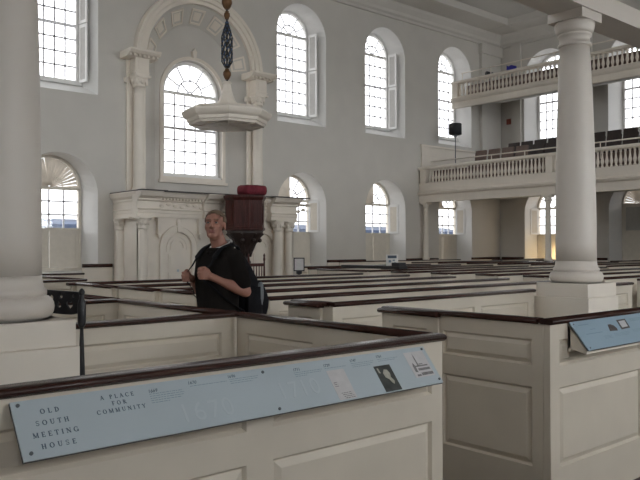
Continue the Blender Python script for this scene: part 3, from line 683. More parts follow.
m.lathe([(.30, 4.95), (.30, 5.0)], (BX, BY, 0), 8, False, PI/8-.16); m.lathe([(.70, 4.965), (.70, 5.0)], (BX, BY, 0), 8, False, PI/8-.16); m.build('soffit_ribs', 'trim', t)
# its hanging rod with openwork sleeve
t = thing('hanging_rod', 'dark openwork iron rod with glass beads and brass knobs above the sounding board', 'rod', (BX, BY, 6.2))
MB().lathe([(.025, 6.223), (.025, 10.73)], (BX, BY, 0), 10).build('rod', 'black', t)
for z, r in ((6.42, .115), (8.06, .085), (8.42, .15)):
    MB().lathe([(.05, z-.2*r/.15), (r*.7, z-.13*r/.15), (r, z-.02), (r*.95, z+.05), (r*.6, z+.13*r/.15), (.05, z+.2*r/.15)], (BX, BY, 0), 16).build('knob', 'gold', t)
m = MB(); b = MB()
for k in range(10):
    for sg in (-1, 1):
        pts = []
        for i in range(33):
            u = i/32; z = 6.6+1.32*u; r = .15*min(1, (u*5+.35))*min(1, ((1-u)*2.6+.10)); a = 2*PI*k/10+sg*u*2.4
            pts.append((BX+r*math.cos(a), BY+r*math.sin(a), z))
        m.tube(pts, .011, 5)
bead = MB().ellip((0, 0, 0), (.026, .026, .04), nu=8, nv=6).mesh('glass_bead'); bead.materials.append(M['beads'])
for i in range(12):
    u = (i+.5)/12; z = 6.62+1.28*u; r = .142*min(1, (u*5+.35))*min(1, ((1-u)*2.6+.10))
    for k in range(6):
        a = 2*PI*(k+.5*(i % 2))/6; q = bpy.data.objects.new('glass_bead', bead); COL.objects.link(q); q.location = (BX+r*math.cos(a), BY+r*math.sin(a), z); adopt(q, t)
m.build('openwork_sleeve', 'black', t)
# tall spindle chair before the screen
t = thing('spindle_chair', 'dark spindle-back wooden chair beneath the pulpit', 'chair', (11.31, 15.22, 0))
cx, cy = 11.31, 15.22
for sx in (-1, 1):
    m = MB().lathe([(.022, 0), (.026, .5), (.018, .55), (.026, .9), (.02, 1.25), (.032, 1.30), (.02, 1.36), (.03, 1.40), (.005, 1.46)], (cx+sx*.25, cy+.2, 0), 10); m.build('leg', 'mahogany', t)
    m = MB().lathe([(.02, 0), (.028, .25), (.02, .45)], (cx+sx*.25, cy-.22, 0), 10); m.build('leg', 'mahogany', t)
MB().box(cx-.27, cx+.27, cy-.25, cy+.23, .44, .48).build('seat', 'mahogany', t, .01)
m = MB().box(cx-.25, cx+.25, cy+.185, cy+.215, 1.12, 1.2); m.box(cx-.25, cx+.25, cy+.185, cy+.215, .66, .71)
for k in range(5): m.lathe([(.012, .7), (.016, .9), (.012, 1.13)], (cx-.17+.085*k, cy+.2, 0), 8)
m.build('backrest', 'mahogany', t)
# ------------------------------------------------------------------ blue panels with writing
def text_into(mb, s, size, T, align='CENTER', spacing=1.0, shear=0.0, h=.0):
    cu = bpy.data.curves.new('t', 'FONT'); cu.body = s; cu.size = size; cu.align_x = align; cu.align_y = 'CENTER'; cu.space_character = spacing; cu.shear = shear
    cu.extrude = .0006; cu.resolution_u = 3
    o = bpy.data.objects.new('t', cu); COL.objects.link(o); dg = bpy.context.evaluated_depsgraph_get(); dg.update()
    me = bpy.data.meshes.new_from_object(o.evaluated_get(dg))
    mb.add([T(v.co.x, v.co.y, v.co.z+h) for v in me.vertices], [list(p.vertices) for p in me.polygons])
    bpy.data.objects.remove(o); bpy.data.curves.remove(cu); bpy.data.meshes.remove(me)
SL = .1991; sv = Vector((0, .125/SL, .155/SL)); sn = Vector((0, -.155/SL, .125/SL))
def sign_frame(x, y, z):
    def T(u, v, w): return Vector((x+u, y, z))+sv*v+sn*w
    return T
# serif capitals drawn as strokes: thick stems, thin hairlines, flat serifs
def glyph(ch):
    K, Hn, P = .205, .10, []
    def seg(x0, y0, x1, y1, t):
        dx, dy = x1-x0, y1-y0; L = math.hypot(dx, dy); nx, ny = -dy/L*t/2, dx/L*t/2
        P.append([(x0+nx, y0+ny), (x0-nx, y0-ny), (x1-nx, y1-ny), (x1+nx, y1+ny)])
    def ser(x, y, w=.34): P.append([(x-w/2, y-.035), (x+w/2, y-.035), (x+w/2, y+.035), (x-w/2, y+.035)])
    def stem(x, t=K, y0=0, y1=1): seg(x, y0, x, y1, t); ser(x, y0+.035); ser(x, y1-.035)
    def arc(cx, cy, rx, ry, a0, a1, kx=K, ky=Hn, n=14):
        for i in range(n):
            q = []
            for a, o in ((a0+(a1-a0)*i/n, 0), (a0+(a1-a0)*(i+1)/n, 0), (a0+(a1-a0)*(i+1)/n, 1), (a0+(a1-a0)*i/n, 1)):
                a = math.radians(a); q.append((cx+(rx-o*kx)*math.cos(a), cy+(ry-o*ky)*math.sin(a)))
            P.append(q)
    w = .8
    if ch == 'O': arc(.46, .5, .46, .52, 0, 360, n=26); w = .92
    elif ch in 'CG':
        arc(.46, .5, .46, .52, 45, 318, n=22); seg(.80, .70, .80, .95, .06); w = .86
        if ch == 'G': seg(.80, .02, .80, .42, K); ser(.78, .42, .36); w = .92
        else: seg(.80, .1, .80, .22, .05)
    elif ch == 'L': stem(.2); seg(.2, .035, .66, .035, Hn); seg(.66, 0, .66, .22, Hn); w = .72
    elif ch == 'D': stem(.2); arc(.30, .5, .52, .5, -90, 90); seg(.2, .035, .32, .035, Hn); seg(.2, .965, .32, .965, Hn); w = .86
    elif ch == 'E': stem(.2); [seg(.2, y, x, y, Hn) for y, x in ((.035, .66), (.5, .52), (.965, .63))]; seg(.66, 0, .66, .22, Hn); seg(.63, .78, .63, 1, Hn); seg(.52, .4, .52, .6, .06); w = .74
    elif ch == 'F': stem(.2); [seg(.2, y, x, y, Hn) for y, x in ((.5, .52), (.965, .63))]; seg(.63, .78, .63, 1, Hn); seg(.52, .4, .52, .6, .06); w = .7
    elif ch == 'H': stem(.18); stem(.70); seg(.18, .5, .7, .5, Hn); w = .88
    elif ch == 'I': stem(.2); w = .4
    elif ch == 'M': stem(.14, Hn); stem(.88); seg(.16, .97, .5, .05, K); seg(.5, .05, .86, .97, Hn); w = 1.04
    elif ch == 'N': stem(.14, Hn); stem(.76, Hn); seg(.14, .97, .76, .03, K); w = .9
    elif ch == 'U': stem(.2, K, .3); P.pop(-2); stem(.72, Hn, .3); P.pop(-2); arc(.435, .32, .32, .34, 180, 360, .14, Hn); w = .9
    elif ch == 'T': stem(.38); seg(.04, .965, .72, .965, Hn); seg(.04, .76, .04, 1, Hn); seg(.72, .76, .72, 1, Hn); w = .76
    elif ch == 'A': seg(.12, .03, .42, 1, Hn); seg(.42, 1, .74, .03, K); seg(.22, .34, .62, .34, Hn); ser(.12, .035, .28); ser(.74, .035, .32); w = .86
    elif ch == 'P': stem(.2); arc(.34, .74, .34, .26, -90, 90); seg(.2, .965, .36, .965, Hn); seg(.2, .52, .36, .52, Hn); w = .72
    elif ch == 'R': stem(.2); arc(.34, .74, .34, .26, -90, 90); seg(.2, .965, .36, .965, Hn); seg(.2, .52, .36, .52, Hn); seg(.42, .52, .72, .03, K); ser(.74, .035, .26); w = .84
    elif ch == 'S': arc(.33, .75, .29, .27, 40, 270, .12, Hn); arc(.33, .26, .30, .28, 90, -140, .12, Hn); seg(.56, .76, .56, .96, .06); seg(.08, .06, .08, .26, .06); w = .68
    elif ch == 'Y': seg(.10, .97, .42, .46, K); seg(.78, .97, .42, .46, Hn); seg(.42, 0, .42, .48, K); ser(.10, .965, .32); ser(.78, .965, .28); ser(.42, .035); w = .86
    return P, w
def serif_line(s, T, u, v, hgt, track):
    # one printed line centred at (u, v); track is the gap between letters in letter heights
    ws = [(.34 if c == ' ' else glyph(c)[1])+track for c in s]; x = -(sum(ws)-track)/2; m = MB()
    for c, w in zip(s, ws):
        if c != ' ':
            for k, q in enumerate(glyph(c)[0]): m.prism(q, .0060, .0064+.00002*k, lambda p, a: T(u-.005+(x+p[0])*hgt, v+(p[1]-.5)*hgt, a))
        x += w
    return m
# long panel
T1 = sign_frame(.775, 2.220, .965)
t = thing('history_panel', 'long tilted pale blue panel of writing on the nearest pew', 'sign', (.78, 2.222, .965))
MB().box(0, 1.93, 0, .200, 0, .006, T1).build('panel', 'signblue', t)
MB().box(.0, 1.93, 0, .200, -.008, 0, T1).build('backing', 'signback', t)
m = MB().box(.02, .05, .02, .14, -.05, -.008, T1); m.prism([(2.345, 1.10), (2.235, .985), (2.345, .985)], 1.75, 1.80, lambda p, a: (a, p[0]+.011, p[1])); m.build('bracket', 'trim', t)
for s, u, v, z, sp in (('OLD', .118, .155, .0168, .55), ('SOUTH', .118, .116, .0168, .52), ('MEETING', .120, .077, .0168, .50), ('HOUSE', .120, .038, .0168, .58), ('A PLACE', .351, .171, .0150, .50), ('FOR', .351, .146, .0150, .50), ('COMMUNITY', .353, .120, .0150, .50)):
    serif_line(s, T1, u, v, z, sp).build('lettering', 'ink', t)
for s, u, v in (('1669', .478, .170), ('1670', .640, .180), ('1696', .813, .183), ('1711', 1.128, .172), ('1729', 1.291, .171), ('1747', 1.447, .176), ('1761', 1.610, .178)):
    m = MB(); text_into(m, s, .0185, lambda a, b, c, u=u, v=v: T1(u+a, v+b, c+.0062), 'CENTER', 1.0, .25); m.build('date', 'ink', t)
def lines(T, u, v, L, n, gap=.0085, h=.0018, z=.0062, var=.2, m=None):   # fine illegible body text: hairlines
    for k in range(n):
        l = L[k] if isinstance(L, (list, tuple)) else L*(1-var*random.random())
        a = 0
        while a < l:
            w = .006+.012*random.random(); m.box(u+a, u+min(l, a+w), v-k*gap, v-k*gap+h, z, z+.0003, T); a += w+.003
def block(T, par, *specs, mt='inkpale', nm='fine_print', **kw):
    m = MB()
    for sp in specs: lines(T, *sp, m=m, **kw)
    m.build(nm, mt, par)
block(T1, t, (.462, .158, [.13, .135, .13, .12, .07], 5)); block(T1, t, (.628, .166, [.16], 1)); block(T1, t, (.80, .170, [.135, .13, .10], 3))
block(T1, t, (1.11, .158, [.15, .14, .06], 3)); block(T1, t, (1.275, .157, [.12], 1)); block(T1, t, (1.43, .162, [.14, .13, .11], 3)); block(T1, t, (1.595, .163, [.13, .11], 2))
for s, u, v in (('1', .570, .062), ('6', .628, .062), ('7', .690, .060), ('0', .748, .062), ('1', 1.015, .085), ('7', 1.072, .083), ('1', 1.125, .085), ('0', 1.182, .085)):
    m = MB(); text_into(m, s, .105, lambda a, b, c: T1(u+a, v+b, c+.0060), 'CENTER', 1.1); m.build('pale_numeral', 'ghost', t)
m = MB(); m.box(1.276, 1.374, .006, .146, .006, .0066, T1); q = m.build('page_picture', 'paper', t)
random.seed(3)
block(T1, q, *[(1.30+.004*k, .034-k*.008, [.055], 1) for k in range(4)], mt='engrave', nm='page_print', h=.0028, z=.0068)
block(T1, q, (1.285, .085, [.02, .02, .02], 3), mt='engrave', nm='page_print', h=.003, z=.0068)
m = MB(); m.box(1.548, 1.650, .004, .133, .006, .0066, T1); q = m.build('portrait_picture', 'portrait', t)
m = MB(); m.prism([(1.585, .095), (1.600, .112), (1.618, .108), (1.626, .090), (1.620, .070), (1.630, .050), (1.622, .035), (1.612, .042), (1.604, .062), (1.588, .072)], .0066, .0072, lambda p, a: T1(p[0], p[1], a), False)
m.prism([(1.560, .122), (1.570, .122), (1.572, .095), (1.562, .098)], .0066, .0072, lambda p, a: T1(p[0], p[1], a)); m.build('figure', 'figure', q)
m = MB(); m.box(1.772, 1.905, .044, .178, .006, .0066, T1); q = m.build('engraving_picture', 'paper', t)
m = MB()
m.prism([(1.822, .100), (1.832, .100), (1.829, .150), (1.825, .168), (1.822, .150)], .0066, .0070, lambda p, a: T1(p[0], p[1], a)); 
m.prism([(1.790, .075), (1.806, .070), (1.806, .105), (1.798, .122), (1.790, .105)], .0066, .0070, lambda p, a: T1(p[0], p[1], a))
for a, b, c, d in ((1.806, 1.890, .098, .105), (1.815, 1.895, .078, .090), (1.790, 1.815, .050, .060), (1.822, 1.900, .052, .066), (1.835, 1.86, .108, .113)): m.box(a, b, c, d, .0066, .0070, T1)
m.build('engraved_view', 'engrave', q)
for u, v in ((.021, .185), (.026, .022), (.962, .182), (.966, .018), (1.909, .185), (1.915, .020)):
    MB().prism([(u+.006*math.cos(k*PI/6), v+.006*math.sin(k*PI/6)) for k in range(12)], .006, .010, lambda p, a: T1(p[0], p[1], a)).build('screw', 'signback', t)
# small panel on the second pew
T2 = sign_frame(4.105, 2.255, .978)
t = thing('history_panel', 'shorter tilted blue panel with two small pictures on the second pew', 'sign', (4.105, 2.255, .978))
MB().box(0, 1.5, 0, .205, 0, .006, T2).build('panel', 'signblue_small', t); MB().box(0, 1.5, 0, .205, -.006, 0, T2).build('backing', 'signback', t)
m = MB()
for u in (4.11, 5.4):
    m.prism([(2.392, 1.125), (2.262, .968), (2.275, .955), (2.392, .985)], u, u+.02, lambda p, a: (a, p[0], p[1])); m.box(u, u+.05, 2.375, 2.395, .96, 1.125)
m.box(4.095, 5.58, 2.262, 2.272, .958, .968); m.build('bracket', 'trim', t)
random.seed(5)
block(T2, t, (.07, .172, [.12], 1), h=.004); block(T2, t, (.17, .135, [.06], 1), h=.003); block(T2, t, (.09, .105, [.20], 1), h=.004)
block(T2, t, (.27, .075, [.10, .09, .10], 3)); block(T2, t, (.40, .080, [.2, .2, .18], 3)); block(T2, t, (.72, .17, [.2, .2, .2], 3), h=.003); block(T2, t, (.66, .09, [.25, .25, .2], 3))
m = MB(); m.prism([(.382, .104), (.478, .100), (.487, .118), (.47, .14), (.44, .152), (.405, .152)], .006, .0068, lambda p, a: T2(p[0], p[1], a)); m.build('dark_picture', 'photo', t)
m = MB(); m.prism([(.534, .103), (.654, .107), (.668, .177), (.548, .176)], .006, .0068, lambda p, a: T2(p[0], p[1], a)); q = m.build('framed_picture', 'photo', t)
m = MB(); m.prism([(.555, .116), (.638, .119), (.648, .166), (.565, .165)], .0068, .0074, lambda p, a: T2(p[0], p[1], a)); m.build('picture_sheet', 'paper', q)
for u, v in ((.025, .185), (.03, .015)):
    MB().prism([(u+.005*math.cos(k*PI/6), v+.005*math.sin(k*PI/6)) for k in range(12)], .006, .009, lambda p, a: T2(p[0], p[1], a)).build('screw', 'signback', t)
# ------------------------------------------------------------------ small things in the hall
# black iron post with pierced scroll plate
ix, iy = 1.675, 3.90
t = thing('iron_stand', 'black iron post with pierced scroll bracket beside the left column plinth', 'stand', (ix, iy, 0))
MB().lathe([(.045, 0), (.045, .02), (.02, .05), (.018, .5), (.018, .90), (.017, .94), (.012, 1.08), (.009, 1.165), (.011, 1.185)], (ix, iy, 0), 14).build('leg', 'black', t)
MB().lathe([(.011, 1.165), (.020, 1.18), (.0225, 1.20), (.0225, 1.295), (.017, 1.315), (.012, 1.33), (.011, 1.345)], (ix, iy, 0), 14).build('socket', 'black', t)
MB().lathe([(.008, 1.34), (.016, 1.35), (.0165, 1.362), (.011, 1.373), (.004, 1.38)], (ix, iy, 0), 14).build('finial', 'black', t)
def pierced(outer, holes, P0, ux, th):
    cu = bpy.data.curves.new('p', 'CURVE'); cu.dimensions = '2D'; cu.fill_mode = 'BOTH'; cu.extrude = th/2
    for lp in [outer]+holes:
        s = cu.splines.new('POLY'); s.points.add(len(lp)-1); s.use_cyclic_u = True
        for p, q in zip(s.points, lp): p.co = (q[0], q[1], 0, 1)
    o = bpy.data.objects.new('p', cu); COL.objects.link(o); dg = bpy.context.evaluated_depsgraph_get(); dg.update()
    me = bpy.data.meshes.new_from_object(o.evaluated_get(dg)); m = MB()
    ux = Vector(ux).normalized(); nn = ux.cross(Vector((0, 0, 1)))
    m.add([Vector(P0)+ux*v.co.x+Vector((0, 0, 1))*v.co.y+nn*v.co.z for v in me.vertices], [list(p.vertices) for p in me.polygons])
    bpy.data.objects.remove(o); bpy.data.curves.remove(cu); return m
circ = lambda cx, cy, r, k=14, e=1.0, tip=0: [(cx+r*math.cos(2*PI*i/k), cy+e*r*math.sin(2*PI*i/k)+(tip if i == k//4 else 0)) for i in range(k)]
# plate runs back-left from the post, above the plinth edge
outer = [(.01, 1.245), (.06, 1.235), (.12, 1.235), (.20, 1.24), (.24, 1.26), (.27, 1.30), (.30, 1.33), (.33, 1.35), (.34, 1.37), (.28, 1.372), (.20, 1.368), (.12, 1.365), (.05, 1.362), (.01, 1.36)]
heart = [(.075, 1.262), (.055, 1.285), (.052, 1.300), (.062, 1.308), (.075, 1.298), (.088, 1.308), (.098, 1.300), (.095, 1.285)]
holes = [heart, circ(.145, 1.285, .014, tip=.012), circ(.135, 1.335, .013, tip=.008), circ(.20, 1.325, .016, tip=.012), circ(.05, 1.338, .009), circ(.20, 1.27, .011), circ(.26, 1.345, .010)]
pierced(outer, holes, (ix, iy, 0), (-.17, .30, 0), .014).build('scroll_plate', 'black', t)
# framed notice on a small stand near the screen
t = thing('notice_stand', 'small black-framed notice on a thin stand before the pulpit screen', 'stand', (9.5, 11.15, 0))
nx, ny = 9.42, 11.4
MB().lathe([(.14, 0), (.14, .02), (.015, .04), (.015, 1.06), (.06, 1.08), (.06, 1.13)], (nx, ny, 0), 12).build('pole', 'black', t)
F = lambda u, d, z: (nx+.75*u+.66*d, ny-.66*u+.75*d, z)
m = MB()
for a, b, c, d in ((-.11, -.09, 1.13, 1.40), (.09, .11, 1.13, 1.40), (-.11, .11, 1.13, 1.15), (-.11, .11, 1.38, 1.40)): m.box(a, b, -.012, .012, c, d, F)
m.build('frame', 'black', t); MB().box(-.09, .09, -.004, .006, 1.15, 1.38, F).build('notice_sheet', 'paper', t)
# long black case across the pews and the little white sign on it
t = thing('dark_case', 'long black box lying across the far pew rails', 'case', (10.78, 10.6, 1.172))
MB().box(10.66, 10.90, 9.82, 11.5, 1.172, 1.235).build('lid', 'black', t, .01)
MB().box(10.68, 10.88, 9.84, 10.05, 1.172, 1.30).build('end_box', 'black', t, .01)
t = thing('counter_sign', 'small white sign with black heading on the long black box', 'sign', (10.83, 10.15, 1.236))
F = lambda u, d, z: (10.83+.752*u+.659*d, 10.17-.659*u+.752*d, z)
MB().box(-.12, .12, 0, .012, 1.236, 1.46, F).build('board', 'white', t)
MB().box(-.09, .09, -.003, 0, 1.385, 1.44, F).build('heading', 'ink', t)
for a, b, c, d in ((-.07, -.02, 1.30, 1.345), (.01, .055, 1.33, 1.355), (.035, .075, 1.275, 1.305)): MB().box(a, b, -.003, 0, c, d, F).build('printed_mark', 'inkpale', t)
# small knob on the pew rail near the screen
# ------------------------------------------------------------------ the visitor
MP = Vector((3.12, 4.74, 0)); FW = Vector((-.995, -.06, 0)).normalized(); LF = Vector((0, 0, 1)).cross(FW)
def W(f, l, z): return MP+FW*f+LF*l+Vector((0, 0, z))
def remeshed(mb, name, voxel, smooth=4, it2=0):
    me = mb.mesh(name); o = bpy.data.objects.new(name, me); COL.objects.link(o)
    r = o.modifiers.new('r', 'REMESH'); r.mode = 'VOXEL'; r.voxel_size = voxel; r.use_smooth_shade = True
    s = o.modifiers.new('s', 'SMOOTH'); s.iterations = smooth; s.factor = .5
    dg = bpy.context.evaluated_depsgraph_get(); dg.update()
    m2 = bpy.data.meshes.new_from_object(o.evaluated_get(dg)); bpy.data.objects.remove(o); bpy.data.meshes.remove(me)
    for p in m2.polygons: p.use_smooth = True
    return m2
def put(me, name, mats, parent):
    o = bpy.data.objects.new(name, me); COL.objects.link(o); me.materials.clear()
    for k in mats: me.materials.append(M[k])
    if parent: adopt(o, parent)
    return o
def ring(z, hw, hd, f0=0, n=24, e=.8):
    out = []
    for i in range(n):
        a = 2*PI*i/n; c, s = math.cos(a), math.sin(a)
        out.append(W(f0+math.copysign(abs(c)**e, c)*hd, math.copysign(abs(s)**e, s)*hw, z))
    return out
Z = lambda z: .90+(z-.90)*1.085
torso = [(Z(z_), w_, d_, f_) for z_, w_, d_, f_ in [(.90, .165, .115, 0), (.98, .175, .12, 0), (1.08, .165, .115, .005), (1.20, .178, .12, .012), (1.32, .196, .128, .012), (1.42, .205, .122, .0), (1.48, .198, .105, -.01), (1.525, .155, .085, -.02), (1.555, .09, .072, -.022)]]
LSh, LEl, LWr = W(-.01, .190, 1.522), W(-.055, .255, 1.275), W(.115, .145, 1.365)
RSh, REl, RWr = W(-.01, -.190, 1.522), W(-.02, -.265, 1.26), W(.125, -.155, 1.36)
HF = (FW*math.cos(math.radians(38))+LF*math.sin(math.radians(38))).normalized()      # the face turns toward his left, to the viewer
HL = Vector((0, 0, 1)).cross(HF); UPv = (Vector((0, 0, 1))*.985-HF*.17).normalized(); HF = HL.cross(UPv).normalized()*-1 if HL.cross(UPv).dot(HF) < 0 else HL.cross(UPv).normalized()
HC = W(.035, 0, 1.772)
def Hd(f, l, u): return HC+HF*f+HL*l+UPv*u
hax = (HF, HL, UPv)
b = MB()
b.loft([ring(z, w-.012, d-.012, f) for z, w, d, f in torso])
for s, Sh, El, Wr in ((1, LSh, LEl, LWr), (-1, RSh, REl, RWr)):
    b.capsule(Sh, .058, El, .043); b.ellip(Sh, (.066, .066, .066)); b.capsule(El, .044, El.lerp(Wr, .35), .046); b.capsule(El.lerp(Wr, .35), .046, Wr, .029)
b.capsule(Hd(-.025, 0, -.06), .055, W(-.025, 0, 1.58), .066)
for s in (-1, 1): b.capsule(W(-.025, 0, 1.605), .055, W(-.015, s*.12, 1.545), .05)
# head
b.ellip(Hd(-.015, 0, .035), (.096, .076, .083), hax, 24, 16); b.ellip(Hd(.025, 0, -.035), (.064, .058, .082), hax, 20, 14); b.ellip(Hd(.055, 0, -.092), (.030, .034, .024), hax)
b.ellip(Hd(.02, .029, -.07), (.048, .024, .035), hax); b.ellip(Hd(.02, -.029, -.07), (.048, .024, .035), hax)
b.capsule(Hd(.082, 0, .012), .009, Hd(.106, 0, -.030), .012); b.ellip(Hd(.094, .012, -.036), (.012, .009, .008), hax); b.ellip(Hd(.094, -.012, -.036), (.012, .009, .008), hax)
b.capsule(Hd(.077, -.042, .026), .010, Hd(.077, .042, .026), .010); b.ellip(Hd(.058, .042, -.022), (.024, .020, .020), hax); b.ellip(Hd(.058, -.042, -.022), (.024, .020, .020), hax)
b.ellip(Hd(.083, 0, -.059), (.009, .022, .005), hax); b.ellip(Hd(.082, 0, -.068), (.009, .019, .005), hax); b.ellip(Hd(.045, .03, -.045), (.032, .024, .03), hax); b.ellip(Hd(.045, -.03, -.045), (.032, .024, .03), hax)
for s in (-1, 1): b.ellip(Hd(-.016, s*.0745, -.008), (.018, .008, .029), hax)
# hands closed on the straps
def fist(Wr, hf, hl, hz, s):
    c = Vector(W(hf, hl, hz)); A = lambda f, l, z: c+FW*f+LF*l*s+Vector((0, 0, z))
    b.capsule(Wr, .028, A(-.02, .022, -.012), .030); b.ellip(A(.010, .026, 0), (.046, .018, .042), (FW, LF, Vector((0, 0, 1))))
    for k, z in enumerate((.033, .011, -.011, -.031)):
        r = (.0098, .0102, .0098, .0086)[k]; L = (1.0, 1.06, 1.0, .85)[k]
        p = [A(.038, .030, z*1.02), A(.055*L, .014, z), A(.052*L, -.014, z*.98), A(.024, -.026, z*.95), A(.008, -.014, z*.93)]
        for i in range(4): b.capsule(p[i], r*(1-.07*i), p[i+1], r*(1-.07*(i+1)), 10)
    p = [A(-.012, .022, .030), A(.014, .012, .050), A(.036, -.002, .049), A(.050, -.012, .043)]
    for i in range(3): b.capsule(p[i], .0125-.0012*i, p[i+1], .0115-.0012*i, 10)
HLh = (.180, .075, 1.405); HRh = (.190, -.110, 1.382)
fist(LWr, *HLh, 1); fist(RWr, *HRh, -1)
# legs
for s in (-1, 1):
    hp, kn, an = W(0, s*.095, .92), W(.02, s*.10, .50), W(-.02, s*.105, .09)
    b.capsule(hp, .085, kn, .056); b.capsule(kn, .056, kn.lerp(an, .35), .055); b.capsule(kn.lerp(an, .35), .055, an, .038); b.capsule(an, .04, W(.12, s*.12, .045), .032)
me = remeshed(b, 'person', .005, 5)
person = put(me, 'person', ['skin', 'lips', 'brow'], None)
tag(person, 'man in a black t-shirt standing in the aisle gripping his backpack straps', 'person')
ROOT['person'] = Vector((0, 0, 0))
for p in me.polygons:
    d = p.center-HC; f, l, u = d.dot(HF), d.dot(HL), d.dot(UPv)
    if f > .072 and abs(l) < .023 and -.073 < u < -.055: p.material_index = 1
    elif f > .06 and .012 < abs(l) < .046 and .024 < u < .034: p.material_index = 2
# hair: cropped cap following the skull
h = MB(); h.ellip(Hd(-.017, 0, .035), (.102, .0815, .089), hax, 40, 28)
hm = h.mesh('hair'); bm = bmesh.new(); bm.from_mesh(hm); kill = []
for v in bm.verts:
    d = v.co-HC; f, l, u = d.dot(HF), d.dot(HL), d.dot(UPv)
    if u < .078-.02*(abs(l)/.07) and f > .035 or u < .02 and f > -.035 or u < -.03: kill.append(v)
bmesh.ops.delete(bm, geom=kill, context='VERTS'); bm.to_mesh(hm); bm.free()
ho = put(hm, 'hair', ['hair'], person); so = ho.modifiers.new('thick', 'SOLIDIFY'); so.thickness = .006; so.offset = -1
for s in (-1, 1):
    e = MB(); e.ellip(Hd(.0725, s*.031, .006), (.0115, .0125, .0065), hax, 14, 10); eo = e.build('eye', 'eye', person)
    e = MB(); e.ellip(Hd(.0825, s*.031, .006), (.003, .0058, .0052), hax, 12, 8); io = e.build('iris', 'iris', None); io.parent = eo
# t-shirt
b = MB(); b.loft([ring(z, w+.008, d+.010, f) for z, w, d, f in ([(.86, .172, .122, 0)]+torso[1:8]+[(1.602, .10, .078, -.022)])])
for s, Sh, El in ((1, LSh, LEl), (-1, RSh, REl)):
    b.capsule(Sh, .070, Sh.lerp(El, .74), .066); b.capsule(W(-.02, s*.085, 1.578), .048, Sh, .066)
random.seed(2)
for k in range(26):   # soft folds
    z = .95+.5*random.random(); l = (random.random()-.5)*.3; side = random.choice((-1, 1)); b.capsule(W(side*.115, l, z), .014, W(side*.118, l+.10*(random.random()-.5), z-.10), .010)
sm = remeshed(b, 't_shirt', .008, 5)
so = put(sm, 't_shirt', ['shirt'], person)
# neckline and white undershirt
c = MB(); pts = [W(-.02+.079*math.cos(a), .079*math.sin(a), 1.622-.036*math.cos(a)) for a in [2*PI*i/24 for i in range(25)]]; c.tube(pts, .010, 8, 1.3); c.build('undershirt_collar', 'collar', person)
c = MB(); pts = [W(-.02+.10*math.cos(a), .105*math.sin(a), 1.598-.038*math.cos(a)) for a in [2*PI*i/24 for i in range(25)]]; c.tube(pts, .013, 8, 1.2); c.build('shirt_collar', 'shirt', person)
b = MB(); b.loft([ring(.82, .172, .125), ring(.92, .172, .122), ring(1.0, .172, .12)])
for s in (-1, 1):
    hp, kn, an = W(0, s*.095, .88), W(.02, s*.10, .50), W(-.02, s*.105, .10); b.capsule(hp, .10, kn, .078); b.capsule(kn, .078, an, .068)
put(remeshed(b, 'trousers', .011, 4), 'trousers', ['jeans'], person)
for s in (-1, 1):
    b = MB(); b.capsule(W(-.06, s*.108, .045), .043, W(.15, s*.125, .042), .042); b.capsule(W(-.03, s*.107, .05), .048, W(-.025, s*.107, .10), .05); q = remeshed(b, 'shoe', .008, 4)
    for v in q.vertices: v.co.z = max(v.co.z, .001)
    put(q, 'shoe', ['shoe'], person)
# backpack
t = thing('backpack', 'black backpack with grey side pocket on the man\'s back', 'backpack', W(-.24, 0, 1.0))
def pk(z0, z1, f0, f1, hw, n=7):
    rings = []
    for i in range(n):
        u = i/(n-1); k = math.sin(PI*(.12+.76*u))**.45; z = z0+(z1-z0)*u; rr = []
        for j in range(28):
            a = 2*PI*j/28; c, s = math.cos(a), math.sin(a); e = .55
            g0 = f0+max(0, u-.5)*.26*(1 if f1 > -.2 else .3); rr.append(W((g0+f1)/2+math.copysign(abs(c)**e, c)*(f1-g0)/2*k, math.copysign(abs(s)**e, s)*hw*k, z))
        rings.append(rr)
    return rings
MB().loft(pk(1.02, 1.53, -.33, -.128, .165)).build('pack_body', 'pack', t)
MB().loft(pk(1.03, 1.34, -.415, -.30, .135)).build('front_pocket', 'pack', t)
for s in (1, -1):
    p = MB().loft([[W(-.22+.075*math.cos(a)*k, s*(.16+.032*math.sin(a)*k), z) for a in [2*PI*j/16 for j in range(16)]] for z, k in ((1.06, .8), (1.10, 1), (1.26, 1.0), (1.30, .95))]).build('side_pocket', 'pack', t)
    m = MB(); m.loft([[W(-.275+.030*math.cos(a)*k, s*(.168+.026*math.sin(a)*k), z) for a in [2*PI*j/14 for j in range(14)]] for z, k in ((1.16, .5), (1.21, .85), (1.26, .9), (1.32, .7), (1.335, .4))]); m.build('pocket_lining', 'mesh_grey', p)
    hx = HLh if s == 1 else HRh
    pts = [W(-.13, s*.085, 1.52), W(-.11, s*.095, 1.60), W(-.03, s*.105, 1.625), W(.06, s*.11, 1.595), W(.115, s*.11, 1.54), W(hx[0]-.035, hx[1]+s*.012, 1.47), W(hx[0]+.022, hx[1], hx[2]+.03), W(hx[0]+.022, hx[1], hx[2]-.035), W(.145, s*.13, hx[2]-.10), W(.10, s*.185, 1.24), W(0, s*.205, 1.17), W(-.13, s*.15, 1.12)]
    cr = []
    for i in range(len(pts)-1):
        p0, p1, p2, p3 = [Vector(pts[max(0, min(len(pts)-1, i+k))]) for k in (-1, 0, 1, 2)]
        for j in range(6):
            u = j/6; cr.append(.5*((2*p1)+(p2-p0)*u+(2*p0-5*p1+4*p2-p3)*u*u+(3*p1-p0-3*p2+p3)*u**3))
    cr.append(Vector(pts[-1]))
    rr = [.028 if i < 32 else .013 for i in range(len(cr))]
    rr = [.028 if i < 26 else (.010 if i < 60 else .010) for i in range(len(cr))]
    MB().tube(cr, rr, 10, .32, up=LF.cross(FW)*0+FW).build('strap', 'pack', t)
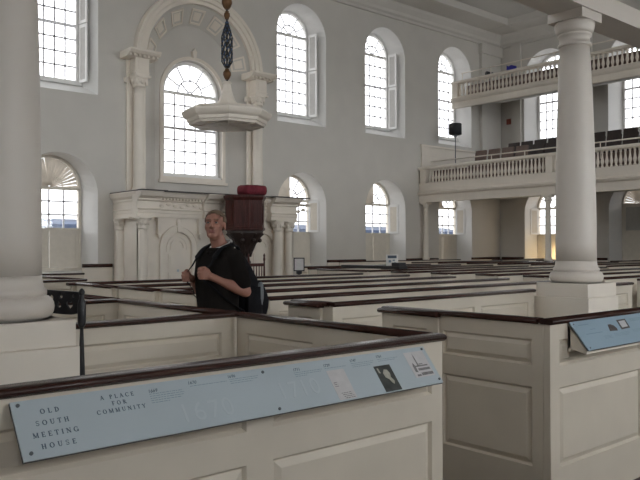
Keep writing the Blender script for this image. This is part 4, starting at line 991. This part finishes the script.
# ------------------------------------------------------------------ light
w = bpy.data.worlds.new('daylight_sky'); scene.world = w; w.use_nodes = True; nt = w.node_tree
bg = nt.nodes['Background']; bg.inputs['Strength'].default_value = 4.0
tc = nt.nodes.new('ShaderNodeTexCoord'); sx = nt.nodes.new('ShaderNodeSeparateXYZ'); rp = nt.nodes.new('ShaderNodeValToRGB')
nt.links.new(tc.outputs['Generated'], sx.inputs[0]); nt.links.new(sx.outputs['Z'], rp.inputs[0]); nt.links.new(rp.outputs[0], bg.inputs[0])
e = rp.color_ramp.elements; e[0].position = 0.0; e[0].color = (.38, .37, .36, 1); e[1].position = .06; e[1].color = (.95, .97, 1.0, 1)
def lamp(loc, power, col, r):
    li = bpy.data.lights.new('lamp', 'POINT'); li.energy = power; li.color = col; li.shadow_soft_size = r
    o = bpy.data.objects.new('warm_wall_lamp', li); COL.objects.link(o); o.location = loc
lamp((26.7, 16.25, 1.3), 14, (1, .72, .36), .12)
# ------------------------------------------------------------------ camera
f_px, yaw, pitch, roll = 735.0, math.radians(41.2), math.radians(.6), math.radians(.15)
F = Vector((math.sin(yaw)*math.cos(pitch), math.cos(yaw)*math.cos(pitch), math.sin(pitch))); r = Vector((math.cos(yaw), -math.sin(yaw), 0)); d = F.cross(r)
rr = r*math.cos(roll)+d*math.sin(roll); dd = -r*math.sin(roll)+d*math.cos(roll)
cam = bpy.data.cameras.new('camera'); co = bpy.data.objects.new('camera', cam); COL.objects.link(co)
cam.sensor_width = 36; cam.lens = 36*f_px/640; cam.clip_start = .05; cam.clip_end = 300
co.matrix_world = Matrix(((rr.x, -dd.x, -F.x, 0), (rr.y, -dd.y, -F.y, 0), (rr.z, -dd.z, -F.z, 1.6), (0, 0, 0, 1)))
scene.camera = co
vs = scene.view_settings; vs.view_transform = 'Standard'; vs.look = 'None'; vs.exposure = 0.0; vs.gamma = 1.0; vs.use_curve_mapping = False
scene.cycles.use_denoising = True; scene.cycles.max_bounces = 10; scene.cycles.diffuse_bounces = 7; scene.cycles.transparent_max_bounces = 12
scene.cycles.caustics_reflective = False; scene.cycles.caustics_refractive = False; scene.cycles.sample_clamp_indirect = 6
